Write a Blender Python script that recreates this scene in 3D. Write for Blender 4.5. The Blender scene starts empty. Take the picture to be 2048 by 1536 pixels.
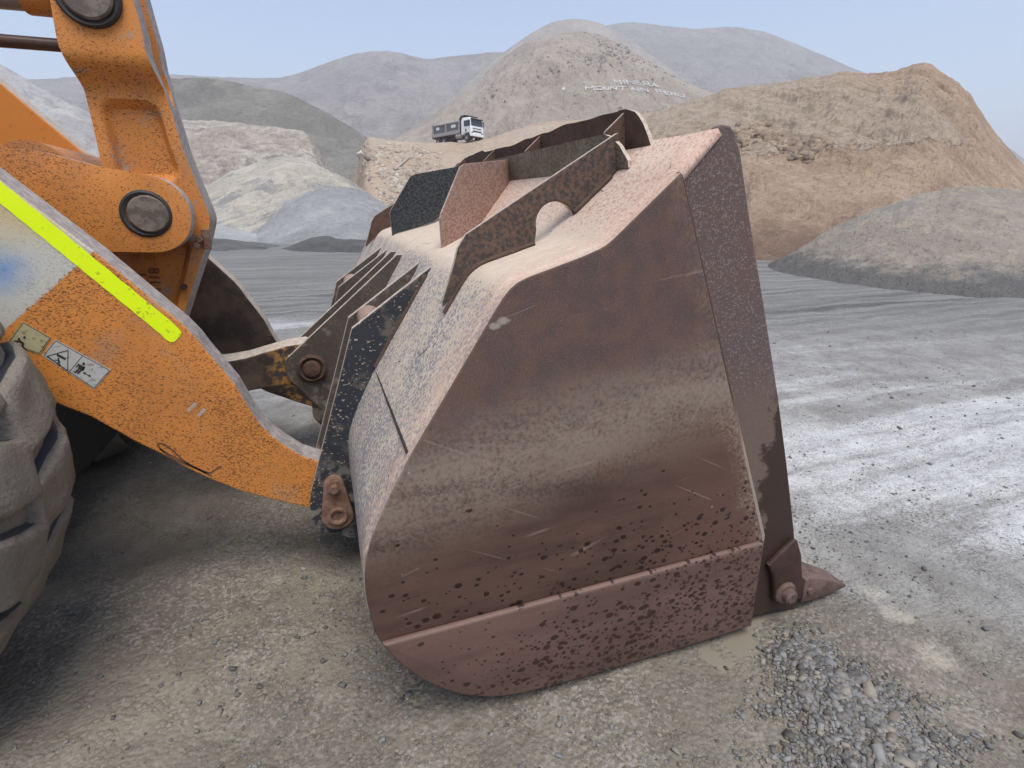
import bpy, bmesh, math, random
import numpy as np
from mathutils import Matrix, Vector
from mathutils.bvhtree import BVHTree
rnd = random.Random(7); rng = np.random.default_rng(7)
S = bpy.context.scene
COL = S.collection

# ------------------------------------------------------------------ camera, sky, sun, exposure
F = 1060.0; VX = 632.0; HY = 422.0; CAMH = 1.477        # focal length in px of the 2048-wide frame
pitch = math.atan((768 - HY) / F); yaw = math.atan((1024 - VX) / math.hypot(F, 768 - HY))
CF = np.array([math.sin(yaw), math.cos(yaw), 0.0]); CR = np.array([math.cos(yaw), -math.sin(yaw), 0.0])
CZ = np.array([0, 0, 1.0])
FWD = CF * math.cos(pitch) - CZ * math.sin(pitch); UP = CF * math.sin(pitch) + CZ * math.cos(pitch)
CAM = np.array([0, 0, CAMH])
cd = bpy.data.cameras.new("camera"); cam = bpy.data.objects.new("camera", cd); COL.objects.link(cam)
cd.sensor_width = 36; cd.sensor_fit = 'HORIZONTAL'; cd.lens = F / 2048 * 36; cd.clip_start = 0.05; cd.clip_end = 9000
cam.matrix_world = Matrix(((CR[0], UP[0], -FWD[0], 0), (CR[1], UP[1], -FWD[1], 0), (CR[2], UP[2], -FWD[2], CAMH), (0, 0, 0, 1)))
S.camera = cam
SUN_EL, SUN_AZ = 66, -96          # azimuth: degrees ccw from +x of the direction the light comes from
W = bpy.data.worlds.new("World"); S.world = W; W.use_nodes = True
nt = W.node_tree; bg = nt.nodes['Background']
sk = nt.nodes.new('ShaderNodeTexSky'); sk.sky_type = 'NISHITA'; sk.sun_disc = False
sk.sun_elevation = math.radians(SUN_EL); sk.sun_rotation = math.radians(90 - SUN_AZ)
sk.air_density = 1.0; sk.dust_density = 0.7; sk.ozone_density = 1.0; sk.altitude = 100
nt.links.new(sk.outputs[0], bg.inputs[0]); bg.inputs[1].default_value = 0.105
sd = bpy.data.lights.new("sun", 'SUN'); sun = bpy.data.objects.new("sun", sd); COL.objects.link(sun)
sd.energy = 2.2; sd.angle = math.radians(35); sd.color = (1.0, 0.95, 0.88)
sdir = Vector((math.cos(math.radians(SUN_EL)) * math.cos(math.radians(SUN_AZ)), math.cos(math.radians(SUN_EL)) * math.sin(math.radians(SUN_AZ)), math.sin(math.radians(SUN_EL))))
sun.rotation_euler = sdir.to_track_quat('Z', 'Y').to_euler(); sun.location = (0, 0, 50)
S.view_settings.view_transform = 'Standard'; S.view_settings.look = 'None'; S.view_settings.gamma = 1
S.view_settings.exposure = 1.0
S.cycles.volume_step_rate = 8; S.cycles.max_bounces = 6; S.cycles.volume_bounces = 1

# ------------------------------------------------------------------ geometry helpers
def ray(px, py): return FWD * F + CR * (px - 1024) + UP * (768 - py)
def on_y(px, py, y):
    d = ray(px, py); q = CAM + d * (y / d[1]); return (float(q[0]), float(q[2]))
def on_z(px, py, z=0.0):
    d = ray(px, py); return CAM + d * ((z - CAM[2]) / d[2])
def at_depth(px, py, D):
    d = ray(px, py); return CAM + d * (D / (d @ CF))
def hash3(i, j, k):
    h = (i * 374761393 + j * 668265263 + k * 2147483647 + 1013904223) & 0xFFFFFFFF
    h = ((h ^ (h >> 13)) * 1274126177) & 0xFFFFFFFF
    return ((h ^ (h >> 16)) & 0xFFFF) / 65535.0
def vnoise(x, y, z=0.0):
    x, y, z = np.broadcast_arrays(np.asarray(x, float), np.asarray(y, float), np.asarray(z, float))
    i, j, k = (np.floor(a).astype(np.int64) for a in (x, y, z)); u, v, w = x - i, y - j, z - k
    u, v, w = (t * t * (3 - 2 * t) for t in (u, v, w)); r = 0
    for a in (0, 1):
        for b in (0, 1):
            for c in (0, 1):
                r = r + hash3(i + a, j + b, k + c) * (u if a else 1 - u) * (v if b else 1 - v) * (w if c else 1 - w)
    return r * 2 - 1
def fbm(x, y, z=0.0, o=4, g=0.5):
    r = 0; a = 1
    for n in range(o):
        r = r + a * vnoise(np.asarray(x) * 2 ** n + 17.3 * n, np.asarray(y) * 2 ** n - 9.1 * n, np.asarray(z) * 2 ** n); a *= g
    return r

def link(o, parent=None, pinv=None):
    COL.objects.link(o)
    if parent is not None:
        o.parent = parent
        if pinv is not None: o.matrix_parent_inverse = pinv
    return o
def mesh_np(name, V, faces, mats, smooth=False):
    me = bpy.data.meshes.new(name); V = np.ascontiguousarray(V, dtype=np.float32); faces = np.ascontiguousarray(faces, dtype=np.int32)
    n, k = faces.shape
    me.vertices.add(len(V)); me.vertices.foreach_set('co', V.ravel())
    me.loops.add(n * k); me.loops.foreach_set('vertex_index', faces.ravel())
    me.polygons.add(n); me.polygons.foreach_set('loop_start', np.arange(0, n * k, k, dtype=np.int32))
    me.polygons.foreach_set('loop_total', np.full(n, k, dtype=np.int32))
    if smooth: me.polygons.foreach_set('use_smooth', np.ones(n, dtype=bool))
    me.update(calc_edges=True); me.validate()
    for m in mats: me.materials.append(m)
    return me
def finish(bm, name, mats, parent=None, pinv=None, smooth_angle=None):
    bmesh.ops.recalc_face_normals(bm, faces=bm.faces)
    me = bpy.data.meshes.new(name)
    if smooth_angle:
        for f in bm.faces: f.smooth = True
        lim = math.radians(smooth_angle)
        for e in bm.edges:
            if len(e.link_faces) == 2 and e.calc_face_angle(0) > lim: e.smooth = False
    bm.to_mesh(me); bm.free()
    for m in mats: me.materials.append(m)
    return link(bpy.data.objects.new(name, me), parent, pinv)
def sharp(bm, faces=None, a=30):
    return [e for e in bm.edges if len(e.link_faces) == 2 and e.calc_face_angle(0) > math.radians(a)]
def prism_bm(outline, y0, y1, bevel=0.004, edge_slot=0, bm=None, fn=None, seg=2):
    b = bmesh.new()
    fr = [b.verts.new((x, y0, z)) for x, z in outline]; bk = [b.verts.new((x, y1, z)) for x, z in outline]
    n = len(outline); b.faces.new(fr); b.faces.new(list(reversed(bk)))
    for i in range(n):
        f = b.faces.new((fr[i], bk[i], bk[(i + 1) % n], fr[(i + 1) % n])); f.material_index = edge_slot
    bmesh.ops.recalc_face_normals(b, faces=b.faces)
    if bevel:
        rim = [e for e in b.edges if e.verts[0].co.y == e.verts[1].co.y]
        bmesh.ops.bevel(b, geom=rim, offset=bevel, segments=seg, profile=0.5, affect='EDGES', clamp_overlap=True)
    if fn:
        for v in b.verts: v.co = fn(v.co)
    if bm is None: return b
    me = bpy.data.meshes.new('tmp'); b.to_mesh(me); b.free(); bm.from_mesh(me); bpy.data.meshes.remove(me); return bm
def merge(bm, b):
    me = bpy.data.meshes.new('tmp'); b.to_mesh(me); b.free(); bm.from_mesh(me); bpy.data.meshes.remove(me); return bm
def box_bm(x0, x1, y0, y1, z0, z1, bevel=0.0, bm=None, slot=0, M=None):
    b = bmesh.new(); bmesh.ops.create_cube(b, size=1)
    for v in b.verts: v.co = Vector(((x0 + x1) / 2 + v.co.x * (x1 - x0), (y0 + y1) / 2 + v.co.y * (y1 - y0), (z0 + z1) / 2 + v.co.z * (z1 - z0)))
    if bevel: bmesh.ops.bevel(b, geom=list(b.edges), offset=bevel, segments=2, profile=0.5, affect='EDGES', clamp_overlap=True)
    for f in b.faces: f.material_index = slot
    if M is not None: b.transform(M)
    return b if bm is None else merge(bm, b)
def cyl_bm(p0, p1, r0, r1=None, n=32, bevel=0.0, bm=None, slot=0):
    r1 = r0 if r1 is None else r1; p0 = Vector(p0); p1 = Vector(p1); d = p1 - p0
    b = bmesh.new(); bmesh.ops.create_cone(b, cap_ends=True, segments=n, radius1=r0, radius2=r1, depth=d.length)
    if bevel:
        bmesh.ops.bevel(b, geom=sharp(b, a=60), offset=bevel, segments=2, profile=0.5, affect='EDGES', clamp_overlap=True)
    for f in b.faces: f.material_index = slot
    b.transform(Matrix.Translation((p0 + p1) / 2) @ d.to_track_quat('Z', 'Y').to_matrix().to_4x4())
    return b if bm is None else merge(bm, b)
def ring_bm(c, rings, n=48, bm=None, slot=0):
    """lathe round the y axis at (cx,cz): rings = [(y, r)], closed into discs where r == 0"""
    b = bmesh.new(); rows = []
    for y, r in rings:
        if r < 1e-6: rows.append([b.verts.new((c[0], y, c[1]))])
        else: rows.append([b.verts.new((c[0] + r * math.cos(2 * math.pi * i / n), y, c[1] + r * math.sin(2 * math.pi * i / n))) for i in range(n)])
    for A, B in zip(rows, rows[1:]):
        for i in range(n):
            a = [A[i % len(A)], A[(i + 1) % len(A)], B[(i + 1) % len(B)], B[i % len(B)]]
            u = []
            for v in a:
                if v not in u: u.append(v)
            if len(u) > 2: b.faces.new(u)
    for f in b.faces: f.material_index = slot
    return b if bm is None else merge(bm, b)
def crom(P, n=6):
    P = [np.array(p, float) for p in P]; out = []
    for i in range(len(P) - 1):
        p0 = P[max(i - 1, 0)]; p1 = P[i]; p2 = P[i + 1]; p3 = P[min(i + 2, len(P) - 1)]
        for k in range(n):
            t = k / n; out.append(tuple(0.5 * (2 * p1 + (p2 - p0) * t + (2 * p0 - 5 * p1 + 4 * p2 - p3) * t * t + (3 * p1 - p0 - 3 * p2 + p3) * t ** 3)))
    out.append(tuple(P[-1])); return out
def arc(c, r, a0, a1, n=12): return [(c[0] + r * math.cos(math.radians(a0 + (a1 - a0) * i / n)), c[1] + r * math.sin(math.radians(a0 + (a1 - a0) * i / n))) for i in range(n + 1)]
def tag(o, label=None, cat=None, group=None, kind=None):
    for k, v in (('label', label), ('category', cat), ('group', group), ('kind', kind)):
        if v: o[k] = v
    return o

# ------------------------------------------------------------------ material helpers
class NT:
    def __init__(s, name, rough=0.85, spec=0.3):
        s.m = bpy.data.materials.new(name); s.m.use_nodes = True; s.t = s.m.node_tree; s.b = s.t.nodes['Principled BSDF']
        s.b.inputs['Roughness'].default_value = rough; s.b.inputs['Specular IOR Level'].default_value = spec
        s.obj = s.n('ShaderNodeTexCoord').outputs['Object']; g = s.n('ShaderNodeNewGeometry'); s.nrm = g.outputs['Normal']; s.isl = g.outputs['Random Per Island']
        x = s.n('ShaderNodeSeparateXYZ', s.obj); s.x, s.y, s.z = x.outputs
        s.nz = s.n('ShaderNodeSeparateXYZ', s.nrm).outputs[2]
    def n(s, t, *ins, **kw):
        n = s.t.nodes.new(t)
        for k, v in kw.items(): setattr(n, k, v)
        for i, v in enumerate(ins): s.put(n.inputs[i], v)
        return n
    def put(s, sock, v):
        if v is None: return
        if hasattr(v, 'is_output'): s.t.links.new(v, sock)
        elif hasattr(v, '__len__') and len(v) == 3 and sock.type == 'RGBA': sock.default_value = (*v, 1)
        else: sock.default_value = v
    def math(s, op, a, b=None, c=None, clamp=False):
        return s.n('ShaderNodeMath', a, b, c, operation=op, use_clamp=clamp).outputs[0]
    def add(s, a, b): return s.math('ADD', a, b)
    def mul(s, a, b): return s.math('MULTIPLY', a, b)
    def lin(s, a, k, c): return s.math('MULTIPLY_ADD', a, k, c)
    def step(s, v, lo, hi):
        n = s.n('ShaderNodeMapRange', interpolation_type='SMOOTHSTEP'); s.put(n.inputs[0], v); s.put(n.inputs[1], lo); s.put(n.inputs[2], hi); return n.outputs[0]
    def mix(s, f, a, b, mode='MIX'):
        n = s.n('ShaderNodeMix', data_type='RGBA', blend_type=mode); s.put(n.inputs[0], f); s.put(n.inputs[6], a); s.put(n.inputs[7], b); return n.outputs[2]
    def vec(s, sx=1, sy=1, sz=1, rot=(0, 0, 0), v=None):
        n = s.n('ShaderNodeMapping'); s.put(n.inputs[0], v or s.obj); n.inputs['Scale'].default_value = (sx, sy, sz); n.inputs['Rotation'].default_value = rot; return n.outputs[0]
    def noise(s, scale, det=4, rough=0.55, v=None, dist=0.0):
        n = s.n('ShaderNodeTexNoise'); s.put(n.inputs['Vector'], v or s.obj); n.inputs['Scale'].default_value = scale; n.inputs['Detail'].default_value = det
        n.inputs['Roughness'].default_value = rough; n.inputs['Distortion'].default_value = dist; return n.outputs[0]
    def vor(s, scale, v=None, feature='F1', out=0, rnd_=1.0):
        n = s.n('ShaderNodeTexVoronoi', feature=feature); s.put(n.inputs['Vector'], v or s.obj); n.inputs['Scale'].default_value = scale; n.inputs['Randomness'].default_value = rnd_
        return n.outputs[out]
    def col(s, c): s.put(s.b.inputs['Base Color'], c)
    def rough(s, r): s.put(s.b.inputs['Roughness'], r)
    def bump(s, h, strength=0.4, dist=0.01, prev=None):
        n = s.n('ShaderNodeBump'); n.inputs['Strength'].default_value = strength; n.inputs['Distance'].default_value = dist; s.put(n.inputs['Height'], h)
        if prev is not None: s.put(n.inputs['Normal'], prev)
        s.put(s.b.inputs['Normal'], n.outputs[0]); return n.outputs[0]
def plain(name, c, rough=0.6, metal=0.0, var=0.15, scale=30, spec=0.4):
    k = NT(name, rough, spec); f = k.noise(scale, 5)
    k.col(k.mix(f, tuple(max(0, v * (1 - var)) for v in c), tuple(v * (1 + var) for v in c))); k.b.inputs['Metallic'].default_value = metal
    k.bump(f, 0.15, 0.003); return k.m

def m_orange(name, c=(0.63, 0.238, 0.05), specks=1.0, arm=False, grime=0.35):
    k = NT(name, 0.55, 0.4)
    v = k.noise(7, 5); c0 = k.mix(v, tuple(a * 0.82 for a in c), tuple(min(1, a * 1.15) for a in c))
    w = k.step(k.noise(3.2, 6, 0.6), 0.5, 0.72)
    c0 = k.mix(k.mul(w, grime), c0, (0.33, 0.17, 0.10))
    c0 = k.mix(k.mul(k.step(k.noise(5.3, 5, 0.65, k.vec(1, 1, 1, (1, 2, 3))), 0.56, 0.7), grime * 1.6), c0, (0.29, 0.25, 0.2))
    if arm:
        a = on_y(124, 560, 2.12); b = on_y(46.5, 628.5, 2.12); nx, nz = (b[1] - a[1]), -(b[0] - a[0]); l = math.hypot(nx, nz); nx /= l; nz /= l
        d = k.add(k.lin(k.x, nx, -(a[0] * nx + a[1] * nz)), k.mul(k.z, nz))
        d = k.mul(d, -1.0) if ((on_y(20, 555, 2.12)[0] - a[0]) * nx + (on_y(20, 555, 2.12)[1] - a[1]) * nz) < 0 else d
        q = on_y(8, 540, 2.12)
        wob = k.noise(9, 4)
        dx = k.lin(k.x, 1, -q[0]); dz = k.lin(k.z, 1, -q[1]); r2 = k.math('SQRT', k.add(k.mul(dx, dx), k.mul(dz, dz)))
        blue = k.step(k.add(r2, k.mul(wob, 0.13)), 0.17, 0.06)
        pale = k.mix(blue, (0.52, 0.51, 0.45), (0.17, 0.29, 0.52))
        ye = k.step(k.add(k.z, k.mul(wob, 0.12)), 1.38, 1.52); pale = k.mix(k.mul(ye, 0.6), pale, (0.56, 0.4, 0.14))
        c0 = k.mix(k.step(k.add(d, k.mul(k.noise(60, 3), 0.008)), 0.002, 0.009), c0, pale)
    br = k.step(k.noise(1.9, 6, 0.65, k.vec(1, 1, 1, (2, 5, 1))), 0.46, 0.7); c0 = k.mix(k.mul(br, 0.45), c0, (0.37, 0.15, 0.05))
    sp = k.noise(120, 3, 0.6, k.vec(1, 1, 1.8, (0.4, 0.6, 0.3)), 0.6); den = k.noise(2.3, 5, 0.65)
    th = k.lin(den, -0.30 * specks, 0.72)
    ms = k.step(k.math('SUBTRACT', sp, th), 0.0, 0.03)
    sp2 = k.noise(34, 4, 0.6, None, 0.8); ms2 = k.step(k.math('SUBTRACT', sp2, k.lin(den, -0.1 * specks, 0.735)), 0.0, 0.03)
    ms = k.math('MAXIMUM', ms, ms2)
    if arm: ms = k.mul(ms, k.lin(k.step(d, 0.002, 0.009), -0.7, 1.0))
    c0 = k.mix(k.mul(ms, 0.85), c0, k.mix(k.noise(40, 2), (0.075, 0.03, 0.014), (0.2, 0.075, 0.028)))
    k.col(c0); k.rough(k.lin(ms, 0.3, 0.5)); k.bump(k.lin(ms, -1, k.noise(120, 2)), 0.25, 0.002); return k.m
def m_rust(name, a, b, fleck=(0.35, 0.26, 0.2), fl=0.5, scale=1.0, rough=0.85):
    """blotchy rusted plate: two colours in small blotches, light flecks"""
    k = NT(name, rough, 0.3)
    f = k.step(k.noise(22 * scale, 5, 0.65), 0.42, 0.6); c0 = k.mix(f, a, b)
    g = k.noise(130 * scale, 3, 0.6); c0 = k.mix(k.mul(k.step(g, 0.55, 0.7), fl), c0, fleck)
    c0 = k.mix(k.mul(k.step(k.noise(4 * scale, 5), 0.45, 0.75), 0.4), c0, tuple(v * 0.6 for v in a))
    k.col(c0); k.bump(k.add(g, k.mul(f, 0.5)), 0.3, 0.002); return k.m
def m_black_plate(name, base=(0.018, 0.02, 0.024), fleck=(0.4, 0.33, 0.25), amt=0.6, dust=0.5):
    k = NT(name, 0.65, 0.35)
    f = k.noise(85, 2, 0.5, k.vec(1, 1, 1.4, (0, .5, 0))); den = k.noise(3.5, 4)
    ms = k.step(k.math('SUBTRACT', f, k.lin(den, -0.16 * amt, 0.69)), 0, 0.04)
    c0 = k.mix(k.noise(14, 4), base, tuple(v * 2.2 for v in base))
    c0 = k.mix(k.mul(k.step(k.noise(9, 4, 0.6, k.vec(1, 1, 1, (2, 1, 0))), 0.56, 0.66), dust), c0, (0.2, 0.16, 0.13))
    c0 = k.mix(k.mul(ms, 0.9), c0, fleck)
    lo = k.step(k.add(k.z, k.mul(den, 0.5)), 0.95, 0.62); c0 = k.mix(k.mul(k.mul(lo, dust), k.step(k.noise(16, 5), 0.48, 0.58)), c0, (0.36, 0.31, 0.25))
    k.col(c0); k.bump(f, 0.2, 0.002); return k.m
def drops(k, v, density):
    """dark wet droplets: small discs of random size, density 0..1"""
    out = None
    for sc, lim, off in ((30, 0.36, 0), (58, 0.42, 3.1), (15, 0.24, 7.7), (44, 0.46, 12.3), (85, 0.42, 21.3)):
        vv = k.vec(0.85, 0.0, 1.2, (0, 0.5, 0), v=k.n('ShaderNodeVectorMath', v, (off, 0, off * 1.7), operation='ADD').outputs[0])
        d = k.vor(sc, vv); r = k.n('ShaderNodeSeparateColor', k.vor(sc, vv, out=1)).outputs
        on = k.math('LESS_THAN', r[0], k.mul(density, 1.0 if sc != 15 else 0.16)); size = k.lin(k.math('POWER', r[1], 2.0), lim * 0.85, lim * 0.2)
        dd = k.add(d, k.mul(k.noise(90, 2), 0.12)); m = k.mul(k.step(k.math('SUBTRACT', dd, k.add(size, 0.03)), 0.05, -0.03), on)
        out = m if out is None else k.math('MAXIMUM', out, m)
    return out
def m_side():
    k = NT("rusted side plate steel", 0.8, 0.35)
    n1 = k.noise(3.0, 6, 0.6); n2 = k.noise(16, 5, 0.65); n3 = k.noise(210, 3, 0.7, k.vec(1, 1, 1.5)); n4 = k.noise(85, 5, 0.75)
    st = k.noise(7, 5, 0.6, k.vec(0.35, 1, 1.8, (0, 0.25, 0)))
    zb = k.add(k.add(k.z, k.mul(k.x, -0.2)), k.lin(n1, 0.16, -0.08))                # dust band runs up towards the lip
    upper = k.mix(k.step(n2, 0.38, 0.62), (0.095, 0.064, 0.058), (0.125, 0.074, 0.056))
    upper = k.mix(k.mul(k.step(n3, 0.53, 0.68), 0.5), upper, (0.27, 0.19, 0.155))
    upper = k.mix(k.mul(k.step(n4, 0.56, 0.7), 0.55), upper, (0.07, 0.05, 0.052))
    lower = k.mix(k.step(st, 0.35, 0.65), (0.066, 0.037, 0.027), (0.1, 0.055, 0.04))
    lower = k.mix(k.mul(k.step(k.add(k.x, k.mul(n1, 0.6)), 1.0, 1.6), 0.6), lower, (0.145, 0.075, 0.055))
    c0 = k.mix(k.step(zb, 0.6, 0.82), lower, upper)
    band = k.mul(k.step(zb, 0.48, 0.76), k.step(zb, 0.97, 0.76)); bf = k.mul(band, k.step(k.add(n4, k.mul(st, 0.6)), 0.55, 0.95))
    c0 = k.mix(k.mul(bf, 0.62), c0, (0.33, 0.265, 0.2))
    fr = k.step(k.add(k.add(k.mul(k.x, 0.93), k.mul(k.z, 0.37)), k.lin(n2, 0.16, -0.08)), 1.33, 1.43); c0 = k.mix(k.mul(k.mul(fr, k.step(n4, 0.42, 0.6)), k.lin(k.step(k.add(k.z, k.mul(n1, 0.3)), 1.2, 0.95), 0.45, 0.25)), c0, (0.31, 0.24, 0.18))
    rs = k.step(k.math('SUBTRACT', k.noise(5, 6, 0.7), 0.0), 0.58, 0.68); c0 = k.mix(k.mul(rs, 0.16), c0, (0.2, 0.1, 0.06))
    for ry, off in ((0.32, 0), (-0.5, 5.3), (1.1, 9.1), (0.15, 2.2)):
        sn = k.noise(30, 2, 0.5, k.n('ShaderNodeVectorMath', k.vec(0.035, 1, 1.6, v=k.vec(1, 1, 1, (0, ry, 0))), (off, 0, off), operation='ADD').outputs[0])
        sm = k.mul(k.step(sn, 0.655, 0.69), k.step(k.noise(3.1, 4, 0.6, k.vec(1, 1, 1, (ry * 7, 0, 1))), 0.54, 0.64)); c0 = k.mix(k.mul(sm, 0.3), c0, (0.33, 0.26, 0.22))
    ch = k.mul(k.step(k.vor(23), 0.1, 0.06), k.step(k.noise(4, 3), 0.6, 0.66)); c0 = k.mix(k.mul(ch, 0.6), c0, (0.42, 0.38, 0.34))
    for px, py, r0 in ((1008, 641, 0.022), (990, 652, 0.018)):
        ax, az_ = on_y(px, py, 1.233); dx = k.lin(k.x, 1, -ax); dz = k.lin(k.z, 1, -az_); rr = k.math('SQRT', k.add(k.mul(dx, dx), k.mul(k.mul(dz, dz), 3)))
        c0 = k.mix(k.mul(k.step(k.add(rr, k.lin(n2, 0.07, -0.035)), r0 * 1.1, r0 * 0.5), 0.7), c0, (0.4, 0.35, 0.28))
    dens = k.math('MULTIPLY', k.step(k.z, 0.75, 0.2), k.lin(k.x, 0.62, 0.10), clamp=True)
    dr = drops(k, k.obj, dens); c0 = k.mix(k.mul(dr, 0.88), c0, (0.02, 0.010, 0.009))
    k.col(c0); k.rough(k.add(k.lin(dr, -0.35, 0.66), k.mul(k.step(zb, 0.6, 0.8), 0.18)))
    k.bump(k.add(k.mul(n3, k.step(zb, 0.45, 0.8)), k.mul(n4, 0.5)), 0.35, 0.003); return k.m
def m_wear():
    k = NT("worn brown wear plate steel", 0.55, 0.4)
    n = k.noise(5, 5, 0.6, k.vec(0.4, 1, 1.5)); n4 = k.noise(80, 3)
    c0 = k.mix(k.step(n, 0.35, 0.65), (0.1, 0.058, 0.046), (0.145, 0.084, 0.066))
    c0 = k.mix(k.mul(k.step(n4, 0.55, 0.7), 0.25), c0, (0.1, 0.05, 0.04))
    top = k.step(k.add(k.z, k.mul(n4, 0.03)), 0.355, 0.38); c0 = k.mix(k.mul(top, 0.3), c0, (0.28, 0.18, 0.14))  # top: soft highlight along the upper fold, painted into the colour
    dens = k.math('MULTIPLY_ADD', k.step(k.x, 0.1, 1.4), 0.8, k.step(k.z, 0.4, 0.0), clamp=True)
    dr = drops(k, k.obj, k.mul(dens, k.lin(k.x, 0.75, 0.42))); c0 = k.mix(k.mul(dr, 0.85), c0, (0.03, 0.014, 0.011))
    k.col(c0); k.rough(k.lin(dr, -0.3, 0.58)); k.bump(n4, 0.12, 0.002); return k.m
def m_cutter():
    k = NT("pitted purple side cutter steel", 0.8, 0.35)
    n1 = k.noise(4, 6, 0.65); n3 = k.noise(170, 3, 0.7); n4 = k.noise(60, 4, 0.7)
    c0 = k.mix(k.step(n1, 0.35, 0.65), (0.11, 0.08, 0.078), (0.13, 0.08, 0.068))
    c0 = k.mix(k.mul(k.step(n3, 0.53, 0.66), 0.55), c0, (0.36, 0.29, 0.26)); c0 = k.mix(k.mul(k.step(n4, 0.58, 0.7), 0.5), c0, (0.07, 0.05, 0.05))
    zz = k.add(k.z, k.lin(n1, 0.3, -0.15)); c0 = k.mix(k.mul(k.step(zz, 1.05, 0.85), 0.8), c0, (0.15, 0.105, 0.08))
    # oily wet stain up the front edge
    e = k.add(k.add(k.x, k.mul(k.z, 0.42)), k.add(k.lin(k.noise(11, 5, 0.7), 0.22, -0.11), k.mul(k.step(k.z, 0.45, 0.95), -0.16)))
    wet = k.mul(k.step(e, 1.555, 1.575), k.step(k.add(k.z, k.mul(n4, 0.05)), 0.96, 0.9)); wet = k.math('MAXIMUM', wet, k.step(k.add(k.z, k.lin(n4, 0.06, -0.03)), 0.36, 0.33)); c0 = k.mix(wet, c0, (0.045, 0.026, 0.02))
    k.col(c0); k.rough(k.lin(wet, -0.35, 0.82)); k.bump(k.add(n3, n4), 0.35, 0.003); return k.m
def m_shell():
    k = NT("dusted bucket shell steel", 0.85, 0.3)
    v1 = k.vec(1.3, 1, 0.8, (0.5, 0.3, 0.2)); f = k.noise(95, 4, 0.65, v1, 0.5); f2 = k.noise(6, 5, 0.6); f3 = k.noise(150, 2)
    up = k.add(k.nz, k.lin(f2, 0.5, -0.25))
    steel = k.mix(f2, (0.16, 0.168, 0.185), (0.28, 0.283, 0.295))
    dustc = k.mix(k.noise(25, 4), (0.47, 0.37, 0.28), (0.66, 0.56, 0.45))
    cov = k.step(k.add(f, k.mul(k.step(up, 0.32, 1.0), 0.3)), 0.5, 0.6)
    c0 = k.mix(cov, steel, dustc)
    pink = k.step(k.add(k.z, k.lin(f2, 0.2, -0.1)), 1.36, 1.5); spk = k.step(f, 0.4, 0.5)
    c0 = k.mix(k.mul(pink, 0.85), c0, k.mix(spk, (0.36, 0.19, 0.14), (0.56, 0.43, 0.35)))
    ed = k.step(k.add(k.y, k.lin(f2, 0.2, -0.1)), 1.5, 1.24); c0 = k.mix(k.mul(k.mul(ed, 0.75), k.step(f3, 0.4, 0.55)), c0, (0.5, 0.32, 0.24))
    c0 = k.mix(k.mul(k.step(f3, 0.62, 0.7), 0.4), c0, (0.28, 0.16, 0.11))
    cr = k.vor(5, k.vec(1, 2.2, 0.5, (0, .4, .3)), 'DISTANCE_TO_EDGE'); c0 = k.mix(k.mul(k.step(cr, 0.01, 0.004), k.step(k.noise(8, 2), 0.62, 0.66)), c0, (0.05, 0.05, 0.06))
    k.col(c0); k.bump(k.add(f, k.mul(f3, .4)), 0.3, 0.003); return k.m
def m_wing(name, c1, c2, c3):
    k = NT(name, 0.8, 0.3); f = k.noise(70, 4, 0.6, k.vec(1, 1, 1.4)); n = k.noise(5, 5)
    c0 = k.mix(k.step(f, 0.42, 0.58), c1, c2); c0 = k.mix(k.mul(k.step(n, 0.45, 0.7), 0.5), c0, c3); k.col(c0); k.bump(f, 0.3, 0.002); return k.m
def m_mud():
    k = NT("dried mud on rubber", 0.95, 0.15); f = k.noise(9, 6, 0.65); g = k.noise(70, 4, 0.65)
    c0 = k.mix(f, (0.19, 0.165, 0.133), (0.31, 0.275, 0.228)); c0 = k.mix(k.mul(k.step(g, 0.5, 0.75), 0.45), c0, (0.11, 0.088, 0.07))
    c0 = k.mix(k.mul(k.step(k.vor(38), 0.22, 0.12), 0.5), c0, (0.33, 0.28, 0.24))
    k.col(c0); b1 = k.bump(k.add(f, k.mul(g, 0.5)), 0.9, 0.014); k.bump(k.add(k.noise(200, 4, 0.7), k.mul(k.step(k.vor(55), 0.16, 0.08), -0.8)), 0.8, 0.004, b1); return k.m
def m_grime_shade():
    k = NT("oily grime and painted shade over orange", 0.6, 0.4); n = k.noise(6, 6, 0.65)
    g = k.step(k.add(k.x, k.lin(n, 0.5, -0.25)), -0.95, -0.75)  # dark end blends oily dirt with the painted shade of the inner face
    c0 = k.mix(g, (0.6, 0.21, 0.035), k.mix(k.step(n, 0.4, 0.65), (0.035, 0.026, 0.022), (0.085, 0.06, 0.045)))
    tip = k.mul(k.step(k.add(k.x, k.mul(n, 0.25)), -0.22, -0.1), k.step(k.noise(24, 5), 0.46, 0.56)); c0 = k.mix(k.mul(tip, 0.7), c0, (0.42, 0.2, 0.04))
    c0 = k.mix(k.mul(k.step(k.noise(45, 4), 0.6, 0.7), 0.4), c0, (0.15, 0.1, 0.07)); k.col(c0); k.bump(n, 0.2, 0.004); return k.m

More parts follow.
